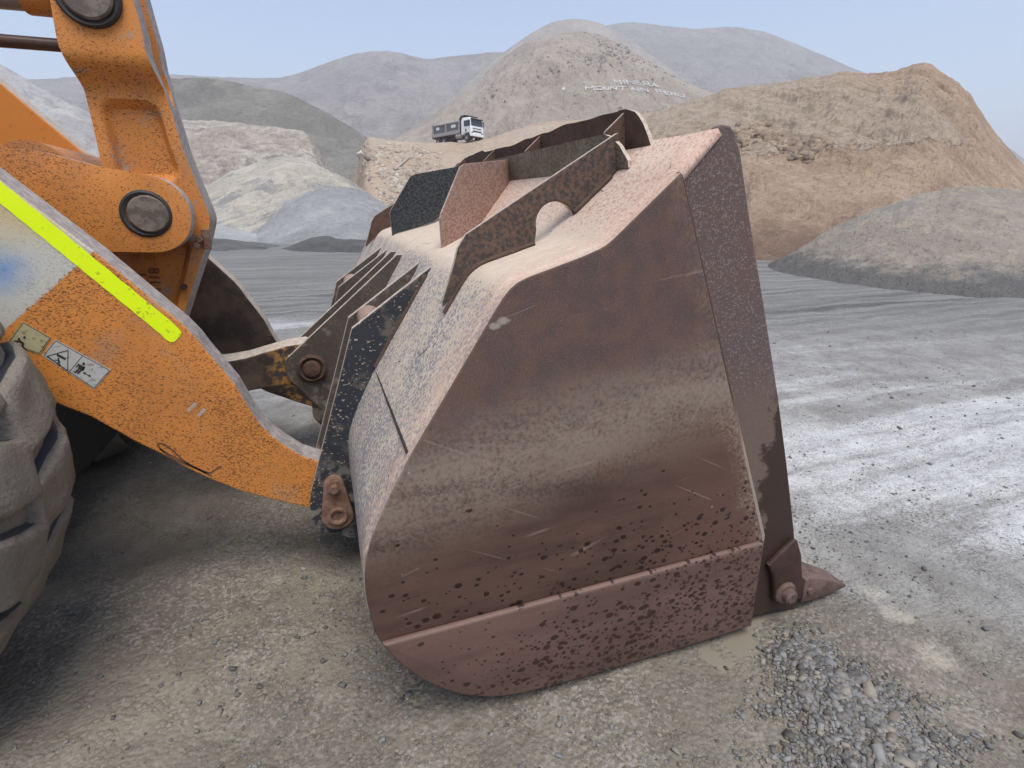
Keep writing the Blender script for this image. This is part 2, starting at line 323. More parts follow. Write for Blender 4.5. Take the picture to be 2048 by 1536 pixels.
# --- ground and piles
def stone_bump(k, sc, strength=0.6, dist=0.01, prev=None):
    d = k.vor(sc); return k.bump(k.math('SUBTRACT', 1.0, d), strength, dist, prev)
def m_ground():
    k = NT("compacted gravel yard", 0.95, 0.2)
    q = k.add(k.mul(k.x, float(CF[0])), k.mul(k.y, float(CF[1]))); r = k.add(k.mul(k.x, float(CR[0])), k.mul(k.y, float(CR[1])))
    n0 = k.noise(0.55, 5, 0.6); n1 = k.noise(2.3, 6, 0.65); n2 = k.noise(14, 5, 0.65); n3 = k.noise(75, 4, 0.7)
    rot = (0, 0, yaw + 0.12)
    s1 = k.noise(1.0, 6, 0.68, k.vec(0.13, 1.5, 1, rot), 0.35); s2 = k.noise(2.6, 5, 0.6, k.vec(0.1, 1.5, 1, rot), 0.4)
    near = k.mix(k.step(n1, 0.35, 0.65), (0.168, 0.145, 0.114), (0.238, 0.207, 0.162))
    near = k.mix(k.mul(k.step(n0, 0.45, 0.62), 0.5), near, (0.165, 0.15, 0.128))
    mid = k.mix(k.step(n1, 0.35, 0.65), (0.225, 0.215, 0.2), (0.33, 0.32, 0.3))
    far = k.mix(k.step(s2, 0.36, 0.64), (0.142, 0.14, 0.132), (0.235, 0.23, 0.215))
    qw = k.add(q, k.lin(n0, 1.2, -0.6)); rw = k.add(k.mul(r, 0.55), k.add(q, k.lin(n1, 0.8, -0.4)))
    c0 = k.mix(k.step(rw, 2.1, 3.2), near, mid); c0 = k.mix(k.step(qw, 5.0, 8.5), c0, far)
    # pale rock-flour dust left in streaks along the haul track
    wm = k.mul(k.step(rw, 2.5, 3.8), k.step(k.add(qw, k.mul(k.step(r, 0.0, 2.0), 2.0)), 10.0, 5.5))
    wh = k.step(k.add(k.add(k.mul(s1, 0.72), k.mul(n3, 0.22)), k.mul(wm, 0.14)), 0.535, 0.66); c0 = k.mix(k.mul(k.mul(wh, wm), 0.78), c0, k.mix(n1, (0.54, 0.54, 0.53), (0.72, 0.71, 0.69)))
    f = k.mul(k.step(qw, 6, 10), k.step(s2, 0.63, 0.7)); c0 = k.mix(k.mul(f, 0.25), c0, (0.42, 0.42, 0.42))
    dk = k.mul(k.step(qw, 5, 9), k.step(k.noise(1.3, 5, 0.65, k.vec(0.07, 1.7, 1, rot), 0.3), 0.57, 0.66)); c0 = k.mix(k.mul(dk, 0.7), c0, (0.07, 0.069, 0.066))
    for px, py, rad in ((1800, 1225, .05), (1870, 1300, .07), (1750, 1175, .05), (1600, 1120, .1)):
        p = on_z(px, py); dx = k.lin(k.x, 1, -float(p[0])); dy = k.lin(k.y, 1, -float(p[1])); dd = k.math('SQRT', k.add(k.mul(dx, dx), k.mul(dy, dy)))
        c0 = k.mix(k.mul(k.step(k.add(dd, k.lin(n2, 0.14, -0.07)), rad * 1.6, rad * 0.2), 0.38), c0, (0.54, 0.49, 0.38))
    # individual grit, thinner where the dirt is packed smooth
    gr = k.lin(k.step(k.noise(1.7, 5, 0.65, k.vec(1, 1, 1, (0, 0, 2))), 0.42, 0.6), 0.75, 0.25)
    vc = k.n('ShaderNodeSeparateColor', k.vor(95, out=1)).outputs[0]
    c0 = k.mix(k.mul(k.mul(k.step(vc, 0.72, 0.8), gr), 0.4), c0, (0.38, 0.36, 0.33)); c0 = k.mix(k.mul(k.mul(k.step(vc, 0.26, 0.18), gr), 0.5), c0, (0.11, 0.1, 0.09))
    ed = k.vor(60, None, 'DISTANCE_TO_EDGE'); c0 = k.mix(k.mul(k.mul(k.step(ed, 0.09, 0.02), k.step(n2, 0.44, 0.6)), 0.6), c0, (0.07, 0.062, 0.052))
    c0 = k.mix(k.mul(k.step(n3, 0.58, 0.72), 0.4), c0, (0.12, 0.105, 0.09))
    k.col(c0); b = k.bump(n2, 0.6, 0.03); b = k.bump(k.math('SUBTRACT', 1.0, k.vor(60)), 0.45, 0.012, b); k.bump(n3, 0.5, 0.006, b); return k.m
def m_pile(name, c1, c2, sc=1.0, c3=None, th=(0.5, 0.62), streak=None, sth=(0.52, 0.62), bump=0.4, grain=None, base=None):
    """loose rock: two tones in patches, a third in blotches, pale run-out streaks down the slope, dark base"""
    k = NT(name, 0.97, 0.1); n0 = k.noise(0.25 * sc, 6, 0.62); n1 = k.noise(1.1 * sc, 6, 0.68); n2 = k.noise(6 * sc, 5, 0.7)
    c0 = k.mix(k.step(k.add(k.mul(n0, 0.6), k.mul(n1, 0.4)), 0.4, 0.6), c1, c2)
    if c3: c0 = k.mix(k.mul(k.step(k.add(k.mul(n0, 0.5), k.mul(k.noise(0.7 * sc, 6, 0.7, k.vec(1, 1, 1, (1, 2, 3))), 0.5)), *th), 0.85), c0, c3)
    if streak: c0 = k.mix(k.mul(k.step(k.noise(0.9 * sc, 5, 0.6, k.vec(1, 1, 0.22), 0.8), *sth), 0.75), c0, streak)
    c0 = k.mix(k.mul(k.step(n2, 0.5, 0.72), 0.35), c0, tuple(v * 0.5 for v in c1)); c0 = k.mix(k.mul(k.step(n2, 0.48, 0.3), 0.3), c0, tuple(min(1, v * 1.35) for v in c2))
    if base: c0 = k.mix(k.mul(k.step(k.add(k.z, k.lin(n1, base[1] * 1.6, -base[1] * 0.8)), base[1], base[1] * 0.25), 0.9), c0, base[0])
    k.col(c0); b = k.bump(n1, bump, 0.8 / sc); b = k.bump(n2, bump, 0.15 / sc, b)
    if grain: stone_bump(k, grain, bump, 0.5 / grain, b)
    return k.m

def m_brown():
    k = NT("layered orange brown earth", 0.97, 0.1); n0 = k.noise(0.3, 6, 0.62); n1 = k.noise(1.1, 6, 0.68); n2 = k.noise(5, 5, 0.7)
    r = k.add(k.mul(k.x, float(CR[0])), k.mul(k.y, float(CR[1]))); st = k.noise(0.9, 5, 0.65, k.vec(1, 1, 0.25), 0.6)
    low = k.mix(k.step(k.add(k.mul(n0, 0.5), k.mul(st, 0.5)), 0.4, 0.6), (0.35, 0.25, 0.175), (0.46, 0.345, 0.245)); low = k.mix(k.mul(k.step(n1, 0.52, 0.66), 0.6), low, (0.41, 0.285, 0.22))
    top = k.mix(k.step(n1, 0.38, 0.62), (0.35, 0.275, 0.205), (0.44, 0.355, 0.272)); top = k.mix(k.mul(k.step(st, 0.55, 0.68), 0.5), top, (0.46, 0.36, 0.265))
    zz = k.add(k.add(k.z, k.lin(n1, 2.4, -1.2)), k.mul(r, -0.05)); m = k.step(zz, 3.35, 3.5); m = k.mul(m, k.step(k.add(r, k.lin(n0, 14, -7)), 27.0, 21.0))
    c0 = k.mix(m, low, top); e = k.mul(k.step(zz, 3.05, 3.4), k.step(zz, 3.75, 3.45)); c0 = k.mix(k.mul(k.mul(e, k.step(n2, 0.4, 0.6)), 0.4), c0, (0.28, 0.2, 0.145))
    b_ = k.step(k.add(k.z, k.lin(n1, 1.8, -0.9)), 1.5, 0.5); c0 = k.mix(k.mul(b_, 0.85), c0, (0.19, 0.125, 0.092))
    c0 = k.mix(k.mul(k.step(n2, 0.5, 0.64), 0.5), c0, (0.19, 0.135, 0.1)); c0 = k.mix(k.mul(k.step(n2, 0.46, 0.3), 0.3), c0, (0.5, 0.4, 0.3))  # fine mottle paints in crevice shading that the bump hardly shows
    k.col(c0); b = k.bump(k.mul(m, 0.35), 0.5, 0.5); b = k.bump(n1, 0.6, 0.8, b); b = k.bump(n2, 0.7, 0.2, b); k.bump(k.noise(17, 4, 0.7), 0.6, 0.07, b); return k.m
def m_film(name, c):
    k = NT(name, 0.55, 0.4); n = k.noise(70, 4, 0.7); c0 = k.mix(k.noise(25, 4), tuple(v * 0.8 for v in c), c)
    c0 = k.mix(k.mul(k.step(n, 0.57, 0.63), 0.7), c0, (0.2, 0.1, 0.05)); c0 = k.mix(k.mul(k.step(k.noise(140, 2, 0.5, k.vec(0.2, 1, 1, (0, 0.7, 0))), 0.62, 0.68), 0.5), c0, (0.24, 0.21, 0.17)); k.col(c0); return k.m
MAT = dict(
    orange=m_orange("orange loader paint"), orange_arm=m_orange("orange lift arm paint", arm=True, specks=1.15, grime=0.25), orange_cast=m_orange("orange casting paint", (0.6, 0.225, 0.045), 0.9, False, 0.7),
    edge=m_rust("bare grey plate edge", (0.3, 0.26, 0.24), (0.42, 0.38, 0.35), (0.2, 0.15, 0.13), 0.5, 2), grimeshade=m_grime_shade(),
    cream=m_rust("dust caked plate edge", (0.42, 0.34, 0.27), (0.58, 0.49, 0.4), (0.2, 0.12, 0.085), 0.6, 2.4),
    side=m_side(), wear=m_wear(), cutter=m_cutter(), shell=m_shell(),
    fin=m_rust("black and rust blotched plate", (0.055, 0.046, 0.042), (0.135, 0.083, 0.058), (0.27, 0.19, 0.145), 0.4, 3.6), spill=m_rust("brown rusted spill plate", (0.075, 0.045, 0.034), (0.11, 0.062, 0.045), (0.2, 0.13, 0.1), 0.3),
    pink=m_wing("pinkish rusted wing plate", (0.26, 0.15, 0.115), (0.37, 0.25, 0.2), (0.33, 0.25, 0.2)), dark=m_wing("black painted wing plate", (0.028, 0.031, 0.034), (0.075, 0.078, 0.078), (0.05, 0.05, 0.05)),
    inner=m_wing("dull dust on stiffener", (0.12, 0.095, 0.065), (0.2, 0.17, 0.12), (0.3, 0.26, 0.2)),
    ear=m_black_plate("black painted lug"), ear2=m_black_plate("worn black lug", (0.045, 0.037, 0.03), (0.17, 0.1, 0.065), 1.0, 0.9),
    rustlug=m_rust("brown rusted pin plate", (0.16, 0.085, 0.055), (0.23, 0.14, 0.1), (0.3, 0.2, 0.15), 0.4), rustdark=m_rust("dark rusted steel", (0.07, 0.04, 0.03), (0.12, 0.065, 0.045), (0.2, 0.13, 0.1), 0.4),
    tooth=m_rust("scuffed brown tooth steel", (0.095, 0.058, 0.046), (0.15, 0.095, 0.075), (0.3, 0.22, 0.17), 0.4, 1, 0.6), wetsteel=m_rust("wet brown steel", (0.045, 0.025, 0.02), (0.065, 0.036, 0.028), (0.1, 0.06, 0.045), 0.2, 1, 0.45),
    grease=plain("black grease", (0.03, 0.027, 0.024), 0.6, 0, 0.4), pin=m_rust("scratched steel pin", (0.11, 0.085, 0.065), (0.19, 0.155, 0.125), (0.12, 0.06, 0.04), 0.5, 1, 0.5),
    hole=plain("shaded bore", (0.02, 0.017, 0.015), 0.9), mud=m_mud(), rubber=plain("wet dark rubber", (0.045, 0.05, 0.06), 0.45, 0, 0.4, 18), rod=plain("brown oily pipe", (0.07, 0.035, 0.022), 0.4, 0, 0.3), chrome=plain("dull cylinder rod", (0.3, 0.27, 0.24), 0.4, 0.5),
    frame=plain("frame with painted shadow", (0.02, 0.018, 0.016), 0.8), decal_w=m_film("white decal film", (0.5, 0.5, 0.47)), decal_y=m_film("yellowed decal film", (0.46, 0.42, 0.24)), ink=plain("black decal ink", (0.03, 0.028, 0.026), 0.6),
    scratch=plain("grey scratch paint", (0.42, 0.33, 0.27), 0.7), puddle=None)
def m_tape():
    k = NT("fluorescent yellow tape", 0.5, 0.4); n = k.noise(38, 4, 0.7); sp = k.step(n, 0.6, 0.64)
    k.col(k.mix(k.mul(sp, 0.75), k.mix(k.noise(8, 4), (0.70, 0.92, 0.0), (0.82, 1.0, 0.003)), (0.35, 0.33, 0.03))); return k.m
MAT['tape'] = m_tape()
def m_bead():
    k = NT("dark weld bead", 0.85, 0.3); n = k.noise(40, 4); c0 = k.mix(n, (0.05, 0.032, 0.026), (0.12, 0.075, 0.055))
    c0 = k.mix(k.mul(k.step(k.add(k.z, k.lin(k.noise(8, 4), 0.3, -0.15)), 0.95, 0.7), 0.85), c0, (0.36, 0.3, 0.24)); k.col(c0); k.bump(n, 0.5, 0.004); return k.m
MAT['bead'] = m_bead(); MAT['castshade'] = plain('painted relief shade on casting', (0.2, 0.07, 0.02), 0.7)  # darker orange puts the relief shading of the cast letters into their colour

# ------------------------------------------------------------------ ground
def ground_h(x, y):
    d = np.hypot(x, y); h = 0.035 * fbm(x * 0.55, y * 0.55, 1.3, 3) + 0.016 * fbm(x * 2.7, y * 2.7, 4.1, 4)
    h = h - 0.03; near = np.clip((d - 30) / 100, 0, 1); h = np.where(d < 60, np.minimum(h, 0.012), h)
    h = h + 0.004 * fbm(x * 13, y * 13, 9, 3, 0.6)
    # berm of loose gravel in front of the bucket tip
    a = on_z(1600, 1300); b = on_z(1780, 1536); ab = (b - a)[:2]; t = np.clip(((x - a[0]) * ab[0] + (y - a[1]) * ab[1]) / (ab @ ab), -0.1, 1.4)
    dist = np.hypot(x - a[0] - t * ab[0], y - a[1] - t * ab[1]); h = h + 0.022 * np.exp(-(dist / 0.13) ** 2)
    p = on_z(1480, 1290); h = h - 0.014 * np.exp(-(((x - p[0]) / 0.2) ** 2 + ((y - p[1]) / 0.12) ** 2))
    return h
rad = [0.0, 0.25]; 
while rad[-1] < 12: rad.append(rad[-1] * 1.013)
while rad[-1] < 5000: rad.append(rad[-1] * 1.07)
rad = np.array(rad); az = math.atan2(CF[1], CF[0])
ang = np.concatenate([az + np.radians(np.arange(-62, 62, 0.34)), az + np.radians(np.arange(62, 298, 4.0))])
A, R = np.meshgrid(ang, rad[1:]); X = R * np.cos(A); Y = R * np.sin(A); na = len(ang); nr = len(rad) - 1
V = np.stack([X, Y, ground_h(X, Y)], -1).reshape(-1, 3); V = np.vstack([V, [[0, 0, -0.03]]])
i, j = np.meshgrid(np.arange(nr - 1), np.arange(na), indexing='ij'); j2 = (j + 1) % na
Fq = np.stack([i * na + j, (i + 1) * na + j, (i + 1) * na + j2, i * na + j2], -1).reshape(-1, 4)
me = mesh_np('ground', V, Fq, [m_ground()], True)
ground = tag(link(bpy.data.objects.new('ground', me)), 'compacted grey brown gravel yard', 'ground', kind='structure')

# ------------------------------------------------------------------ hills and piles
PILE = {}
def hill(name, ridge, D, Df, mat, label, cat, kind=None, amp=0.02, rough=6.0, px_noise=1.5, plateau=0.0, p=0.9, cols=260, rows=60, gully=0.0, group=None, seed=0, smooth=3, Dend=None, keep=False, foot_px=None):
    px = np.array([a for a, b in ridge], float); py = np.array([b for a, b in ridge], float)
    sx = np.linspace(px[0], px[-1], cols); sy = np.interp(sx, px, py)
    ker = np.exp(-0.5 * (np.arange(-3 * smooth, 3 * smooth + 1) / max(smooth, .1)) ** 2); ker /= ker.sum()
    sy = np.convolve(np.pad(sy, 3 * smooth, mode='edge'), ker, 'valid') if smooth else sy
    sy = sy + px_noise * fbm(sx / 28 + seed, 0.5 + seed, 0, 4, 0.6)
    Dd = np.interp(sx, [px[0], px[-1]], D) if isinstance(D, (tuple, list)) else np.full(cols, float(D))
    Ff = np.interp(sx, *Df) if isinstance(Df, (tuple, list)) else np.full(cols, float(Df))
    if foot_px:
        fy = np.interp(sx, [a for a, b in foot_px], [b for a, b in foot_px]); Ff = np.array([float(on_z(a, b) @ CF) for a, b in zip(sx, fy)])
    T = np.concatenate([np.linspace(0, 1, rows) ** 0.9, 1 + np.linspace(0, 1, 14)[1:] ** 1.2])
    P = np.zeros((len(T), cols, 3)); slope = np.zeros((len(T), cols))
    for c in range(cols):
        top = at_depth(sx[c], sy[c], Dd[c]); d = ray(sx[c], HY); d = d / (d @ CF); zr = top[2]
        for r, t in enumerate(T):
            if t <= 1: dep = Ff[c] + (Dd[c] - Ff[c]) * t; z = -0.3 + (zr + 0.3) * (t ** p if zr > 0 else t)
            else:
                u = t - 1; dep = Dd[c] + plateau * min(1, u * 3) + (Dd[c] - Ff[c]) * 1.15 * max(0, u - 0.33 if plateau else u); z = zr - (zr + 1) * (max(0, (u - 0.33) / 0.67) if plateau else u) ** 1.1
            q = CAM + d * dep; P[r, c] = (q[0], q[1], z)
        slope[:, c] = np.where(T <= 1, np.sin(np.pi * np.clip(T, 0, 1)) ** 0.7 * zr, 0)
    sc = rough
    n = fbm(P[..., 0] / sc + seed, P[..., 1] / sc, P[..., 2] / sc, 8, 0.6)
    if gully:
        al = P[..., 0] * CR[0] + P[..., 1] * CR[1]; g = fbm(al / (sc * 0.55) + seed + 0.5 * n, P[..., 2] / (sc * 5), 0, 6, 0.6); n = n * (1 - gully) + gully * g * 1.6
    P[..., 2] += amp * slope * n
    nT = len(T); i, j = np.meshgrid(np.arange(nT - 1), np.arange(cols - 1), indexing='ij')
    fq = np.stack([i * cols + j, i * cols + j + 1, (i + 1) * cols + j + 1, (i + 1) * cols + j], -1).reshape(-1, 4)
    me = mesh_np(name, P.reshape(-1, 3), fq, [mat], True)
    o = tag(link(bpy.data.objects.new(name, me)), label, cat, group, kind)
    if keep: PILE[keep] = BVHTree.FromPolygons([Vector(v) for v in P.reshape(-1, 3)], fq.tolist())
    return o
def hit(key, px, py):
    d = Vector(ray(px, py)).normalized(); q = PILE[key].ray_cast(Vector(CAM), d)
    return q[0], q[1]

g1 = (0.33, 0.29, 0.25); 
hill('mountain', [(1000, 190), (1090, 110), (1150, 75), (1200, 48), (1240, 42), (1300, 52), (1360, 58), (1420, 52), (1480, 62), (1540, 85), (1600, 112), (1660, 138), (1720, 160), (1850, 235), (1990, 298), (2048, 335), (2150, 400), (2300, 420)], 900, 520,
     m_pile('far mountain scree', (0.25, 0.225, 0.205), (0.34, 0.31, 0.28), 0.03, (0.16, 0.14, 0.13), bump=0.8), 'hazy bluish mountain ridge behind the cone shaped hill', 'mountain', 'structure', 0.05, 90, 1.2, gully=0.5, seed=1)
hill('mountain', [(-400, 230), (100, 160), (340, 147), (480, 154), (575, 158), (620, 150), (680, 125), (740, 105), (790, 100), (840, 110), (868, 122), (920, 110), (1010, 103), (1120, 110), (1250, 140), (1400, 210)], 700, 380,
     m_pile('hazy mountain scree', (0.26, 0.23, 0.21), (0.37, 0.33, 0.3), 0.035, (0.17, 0.15, 0.145), bump=0.8), 'low hazy mountain with two rounded humps behind the grey heaps', 'mountain', 'structure', 0.07, 70, 1.2, gully=0.5, seed=2)
hill('mountain', [(-700, -60), (-300, 30), (0, 92), (30, 96), (60, 115), (90, 138), (160, 185), (260, 250), (330, 300), (420, 360), (500, 415)], 300, 170,
     m_pile('grey mountain scree', (0.3, 0.28, 0.26), (0.42, 0.4, 0.37), 0.06, (0.2, 0.19, 0.19), (0.53, 0.6)), 'grey scree mountainside sloping down behind the orange tilt lever', 'mountain', 'structure', 0.06, 30, 1.2, gully=0.5, seed=3)
hill('hill', [(820, 300), (900, 205), (1000, 112), (1050, 72), (1095, 44), (1135, 36), (1180, 44), (1220, 66), (1280, 110), (1400, 200), (1500, 270)], 460, 300,
     m_pile('grey summit scree', (0.28, 0.25, 0.225), (0.34, 0.305, 0.27), 0.04), 'smooth rounded grey summit rising above the stony cone shaped hill', 'hill', 'structure', 0.03, 40, 0.8, gully=0.4, seed=4)
hill('hill', [(700, 420), (790, 280), (860, 238), (940, 178), (1000, 120), (1050, 84), (1100, 68), (1150, 62), (1190, 70), (1230, 92), (1290, 132), (1350, 165), (1400, 188), (1450, 208), (1520, 240), (1650, 300)], 330, 170,
     m_pile('stony hillside', (0.31, 0.26, 0.21), (0.42, 0.355, 0.29), 0.14, (0.24, 0.2, 0.165), (0.56, 0.66), bump=0.7), 'cone shaped brown stony hill bearing the white stone lettering', 'hill', 'structure', 0.05, 22, 1.6, gully=0.4, keep='cone', seed=5, rows=200, cols=520)
hill('gravel_pile', [(190, 430), (225, 330), (262, 240), (300, 180), (340, 153), (400, 158), (430, 156), (455, 156), (490, 161), (540, 173), (600, 185), (650, 212), (700, 243), (740, 270), (780, 310), (830, 370), (870, 425)], 120, 88,
     m_pile('green grey crushed rock', (0.19, 0.18, 0.158), (0.265, 0.25, 0.222), 0.25, (0.165, 0.158, 0.145), (0.5, 0.6), bump=0.6), 'tall dark greenish grey stockpile behind the pale cream heaps', 'gravel pile', None, 0.06, 10, 0.8, gully=0.3, group='gravel stockpiles across the yard', seed=6)
hill('gravel_pile', [(215, 430), (245, 350), (285, 275), (330, 243), (380, 239), (480, 243), (560, 254), (622, 262), (640, 276), (655, 310), (680, 370), (710, 425)], 66, 50,
     m_pile('white and mauve rock', (0.4, 0.35, 0.3), (0.6, 0.545, 0.475), 0.8, (0.33, 0.27, 0.245), (0.5, 0.58), bump=0.9, grain=1.1), 'flat topped heap of white and mauve rock below the dark green grey stockpile', 'gravel pile', None, 0.07, 5, 1.4, group='gravel stockpiles across the yard', seed=7, p=0.6, cols=420, rows=140)
hill('gravel_pile', [(250, 460), (330, 425), (400, 388), (440, 362), (475, 343), (530, 325), (560, 315), (590, 311), (625, 319), (650, 332), (700, 358), (740, 385), (790, 425)], 50, 29,
     m_pile('cream and blue grey fines', (0.29, 0.27, 0.25), (0.38, 0.36, 0.33), 0.5, (0.5, 0.45, 0.36), (0.46, 0.54), (0.58, 0.53, 0.44), (0.5, 0.58), bump=0.7), 'peaked heap of cream fines with pale runnels down its face', 'gravel pile', None, 0.04, 4, 1.2, gully=0.7, group='gravel stockpiles across the yard', seed=8, cols=420, rows=140)
hill('gravel_pile', [(480, 450), (540, 422), (575, 402), (610, 386), (655, 374), (700, 374), (735, 384), (770, 408), (810, 440), (850, 470)], 36, 25.5,
     m_pile('blue grey fines', (0.265, 0.265, 0.26), (0.34, 0.34, 0.33), 0.6, (0.42, 0.41, 0.38), (0.53, 0.62), bump=0.6), 'smooth blue grey heap of fine gravel just left of the bucket', 'gravel pile', None, 0.02, 5, 0.6, gully=0.5, group='gravel stockpiles across the yard', seed=9)
hill('gravel_pile', [(330, 425), (400, 440), (440, 452), (480, 460), (520, 472), (560, 486)], 30, 25.5,
     m_pile('pale blue grey fines', (0.29, 0.29, 0.28), (0.38, 0.38, 0.365), 0.6), 'low pale blue grey fan of fines beside the edge of the tilt lever', 'gravel pile', None, 0.03, 4, 0.8, gully=0.5, group='gravel stockpiles across the yard', seed=10)
hill('gravel_pile', [(540, 500), (565, 494), (592, 484), (620, 474), (645, 471), (680, 478), (720, 480), (770, 484), (830, 486)], 23, 19.6,
     m_pile('dark grey gravel', (0.085, 0.083, 0.08), (0.125, 0.12, 0.115), 1.0), 'low dark grey mound at the foot of the smooth blue grey heap', 'gravel pile', None, 0.05, 2, 1.5, group='low dark mounds at the yard edge', seed=11)
hill('gravel_pile', [(250, 478), (330, 476), (420, 477), (470, 481), (520, 486), (560, 491), (600, 496)], 25, 20,
     m_pile('dark wet gravel', (0.095, 0.094, 0.09), (0.14, 0.138, 0.13), 1.0), 'low dark grey ridge of gravel running left towards the tilt lever', 'gravel pile', None, 0.05, 2, 1.2, group='low dark mounds at the yard edge', seed=12)
hill('embankment', [(600, 440), (660, 410), (700, 388), (722, 340), (734, 292), (748, 275), (790, 279), (830, 284), (870, 286), (930, 284), (985, 276), (1020, 262), (1060, 250), (1090, 243), (1130, 240), (1200, 238), (1260, 228), (1320, 222), (1400, 235), (1520, 300), (1680, 450)], 85, 45,
     m_pile('tan earth bank', (0.36, 0.275, 0.2), (0.44, 0.345, 0.26), 0.22, (0.39, 0.32, 0.26)), 'tan earth embankment carrying the haul road', 'embankment', 'structure', 0.025, 8, 1.5, plateau=14, gully=0.3, smooth=1, keep='bank', seed=13, rows=150, cols=500)
hill('hill', [(1110, 450), (1160, 370), (1210, 285), (1250, 248), (1290, 226), (1340, 208), (1420, 180), (1480, 171), (1550, 160), (1600, 151), (1640, 142), (1680, 149), (1740, 140), (1770, 130), (1787, 124), (1830, 148), (1880, 184), (1930, 243), (1980, 292), (2048, 352), (2150, 420), (2350, 470)], 46, ([1110, 1500, 1800, 2350], [30, 17.5, 15, 16]),
     m_brown(), 'big orange brown earth hill rising behind the bucket', 'hill', 'structure', 0.07, 6.5, 2.6, gully=0.45, keep='brown', seed=14, cols=760, rows=240, p=0.8, smooth=2)
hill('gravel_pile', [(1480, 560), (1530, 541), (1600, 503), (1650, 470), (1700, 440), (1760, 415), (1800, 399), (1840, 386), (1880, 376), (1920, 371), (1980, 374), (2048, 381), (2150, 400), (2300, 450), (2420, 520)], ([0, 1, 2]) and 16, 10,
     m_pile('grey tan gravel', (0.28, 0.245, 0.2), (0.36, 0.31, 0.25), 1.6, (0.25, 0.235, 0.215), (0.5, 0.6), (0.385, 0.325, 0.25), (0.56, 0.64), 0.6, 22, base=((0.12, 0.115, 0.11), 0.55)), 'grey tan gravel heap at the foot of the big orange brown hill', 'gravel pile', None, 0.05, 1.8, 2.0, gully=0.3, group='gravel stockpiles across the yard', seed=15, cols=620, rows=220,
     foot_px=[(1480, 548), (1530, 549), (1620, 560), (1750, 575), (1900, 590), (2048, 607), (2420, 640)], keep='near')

# ------------------------------------------------------------------ wheel loader
ROOT = (-1.68, 2.83, 0.0); PINV = Matrix.Translation(-Vector(ROOT))
loader = link(bpy.data.objects.new('wheel_loader', None)); loader.location = ROOT; loader.empty_display_size = 0.3
tag(loader, 'orange wheel loader with its big rusty bucket lowered onto the gravel yard', 'wheel loader')
def P(name, bm, mats, parent=None, sm=None, label=None):
    if not isinstance(mats, (list, tuple)): mats = [mats]
    mats = [MAT[m] if isinstance(m, str) else m for m in mats]
    o = finish(bm, name, mats, parent or loader, PINV if parent is None else None, sm)
    return tag(o, label) if label else o
Y0, Y1 = 1.233, 4.433; YC = 2.83

# ---- bucket
prof = [(1.40, 0.014), (0.9, 0.016), (0.6, 0.016)] + crom([(0.47, 0.018), (0.393, 0.03), (0.30, 0.065), (0.20, 0.14), (0.125, 0.225), (0.066, 0.324), (0.032, 0.42), (0.022, 0.488), (0.034, 0.625), (0.085, 0.745), (0.158, 0.88)], 4)
seam = (0.150, 0.884)
upper = [(0.16, 0.884), (0.20, 0.946), (0.30, 1.10), (0.385, 1.232)] + crom([(0.402, 1.258), (0.425, 1.288), (0.452, 1.310), (0.485, 1.324)], 4) + [(0.56, 1.347), (0.63, 1.369)] + crom([(0.675, 1.386), (0.70, 1.40), (0.73, 1.425)], 3) + [(0.80, 1.486), (0.897, 1.571), (1.0, 1.681)]
outline = prof + upper[1:]
def shear(x, y, z):
    t = (y - Y0) / 3.2 * min(1, max(0, z - 0.5)); return x - 0.035 * t, z + 0.045 * t
def make_shell():
    bm = bmesh.new(); ys = np.linspace(Y0 + 0.012, Y1 - 0.012, 41); pts = prof + upper
    rows = []
    for y in ys:
        row = []
        for (x, z) in pts:
            x2, z2 = shear(x, y, z); w = 0.006 * float(fbm(x * 2.2, y * 2.2, z * 2.2, 3)); row.append(bm.verts.new((x2 + w * 0.6, y, z2 - abs(w) * 0.6 if z > 0.2 else z2)))
        rows.append(row)
    for a, b in zip(rows, rows[1:]):
        for i in range(len(pts) - 1): bm.faces.new((a[i], a[i + 1], b[i + 1], b[i]))
    return bm
bucket = P('bucket', make_shell(), ['shell'], None, 35, 'rust brown bucket with cream dust on its back, resting on gravel')
so = bucket.modifiers.new('thick', 'SOLIDIFY'); so.thickness = 0.022; 
so.offset = -1
def shell_z(x):
    xs = [p[0] for p in upper]; zs = [p[1] for p in upper]; return float(np.interp(x, xs, zs))
sp = outline + [(0.955, 1.628)]
heel = [on_y(a, b, Y0) for a, b in [(1500, 1244), (1373, 1284), (1269, 1315), (1192, 1338), (1088, 1367), (1050, 1376), (1021, 1382), (990, 1385.5), (959, 1386), (917, 1382), (871, 1368), (842, 1354), (815, 1337), (795, 1322), (776, 1303), (760, 1282), (748, 1258), (739, 1225), (732, 1190), (730, 1155), (732, 1120)]]
side_out = crom(heel, 3) + [(a - 0.002, b) for a, b in outline if 0.66 < b < 1.6] + [(0.897, 1.571), (1.378, 0.374)]
# de-duplicate
so_ = []
for p in side_out:
    if not so_ or math.hypot(p[0] - so_[-1][0], p[1] - so_[-1][1]) > 0.004: so_.append(p)
side_out = so_
sp1 = P('side_plate', prism_bm(side_out, Y0, Y0 + 0.032, 0.004, 1), ['side', 'shell'], bucket)
P('side_plate', prism_bm(side_out, Y1 - 0.032, Y1, 0.005, 1, fn=lambda c: Vector((shear(c.x, c.y, c.z)[0], c.y, shear(c.x, c.y, c.z)[1]))), ['rustdark', 'cream'], bucket)
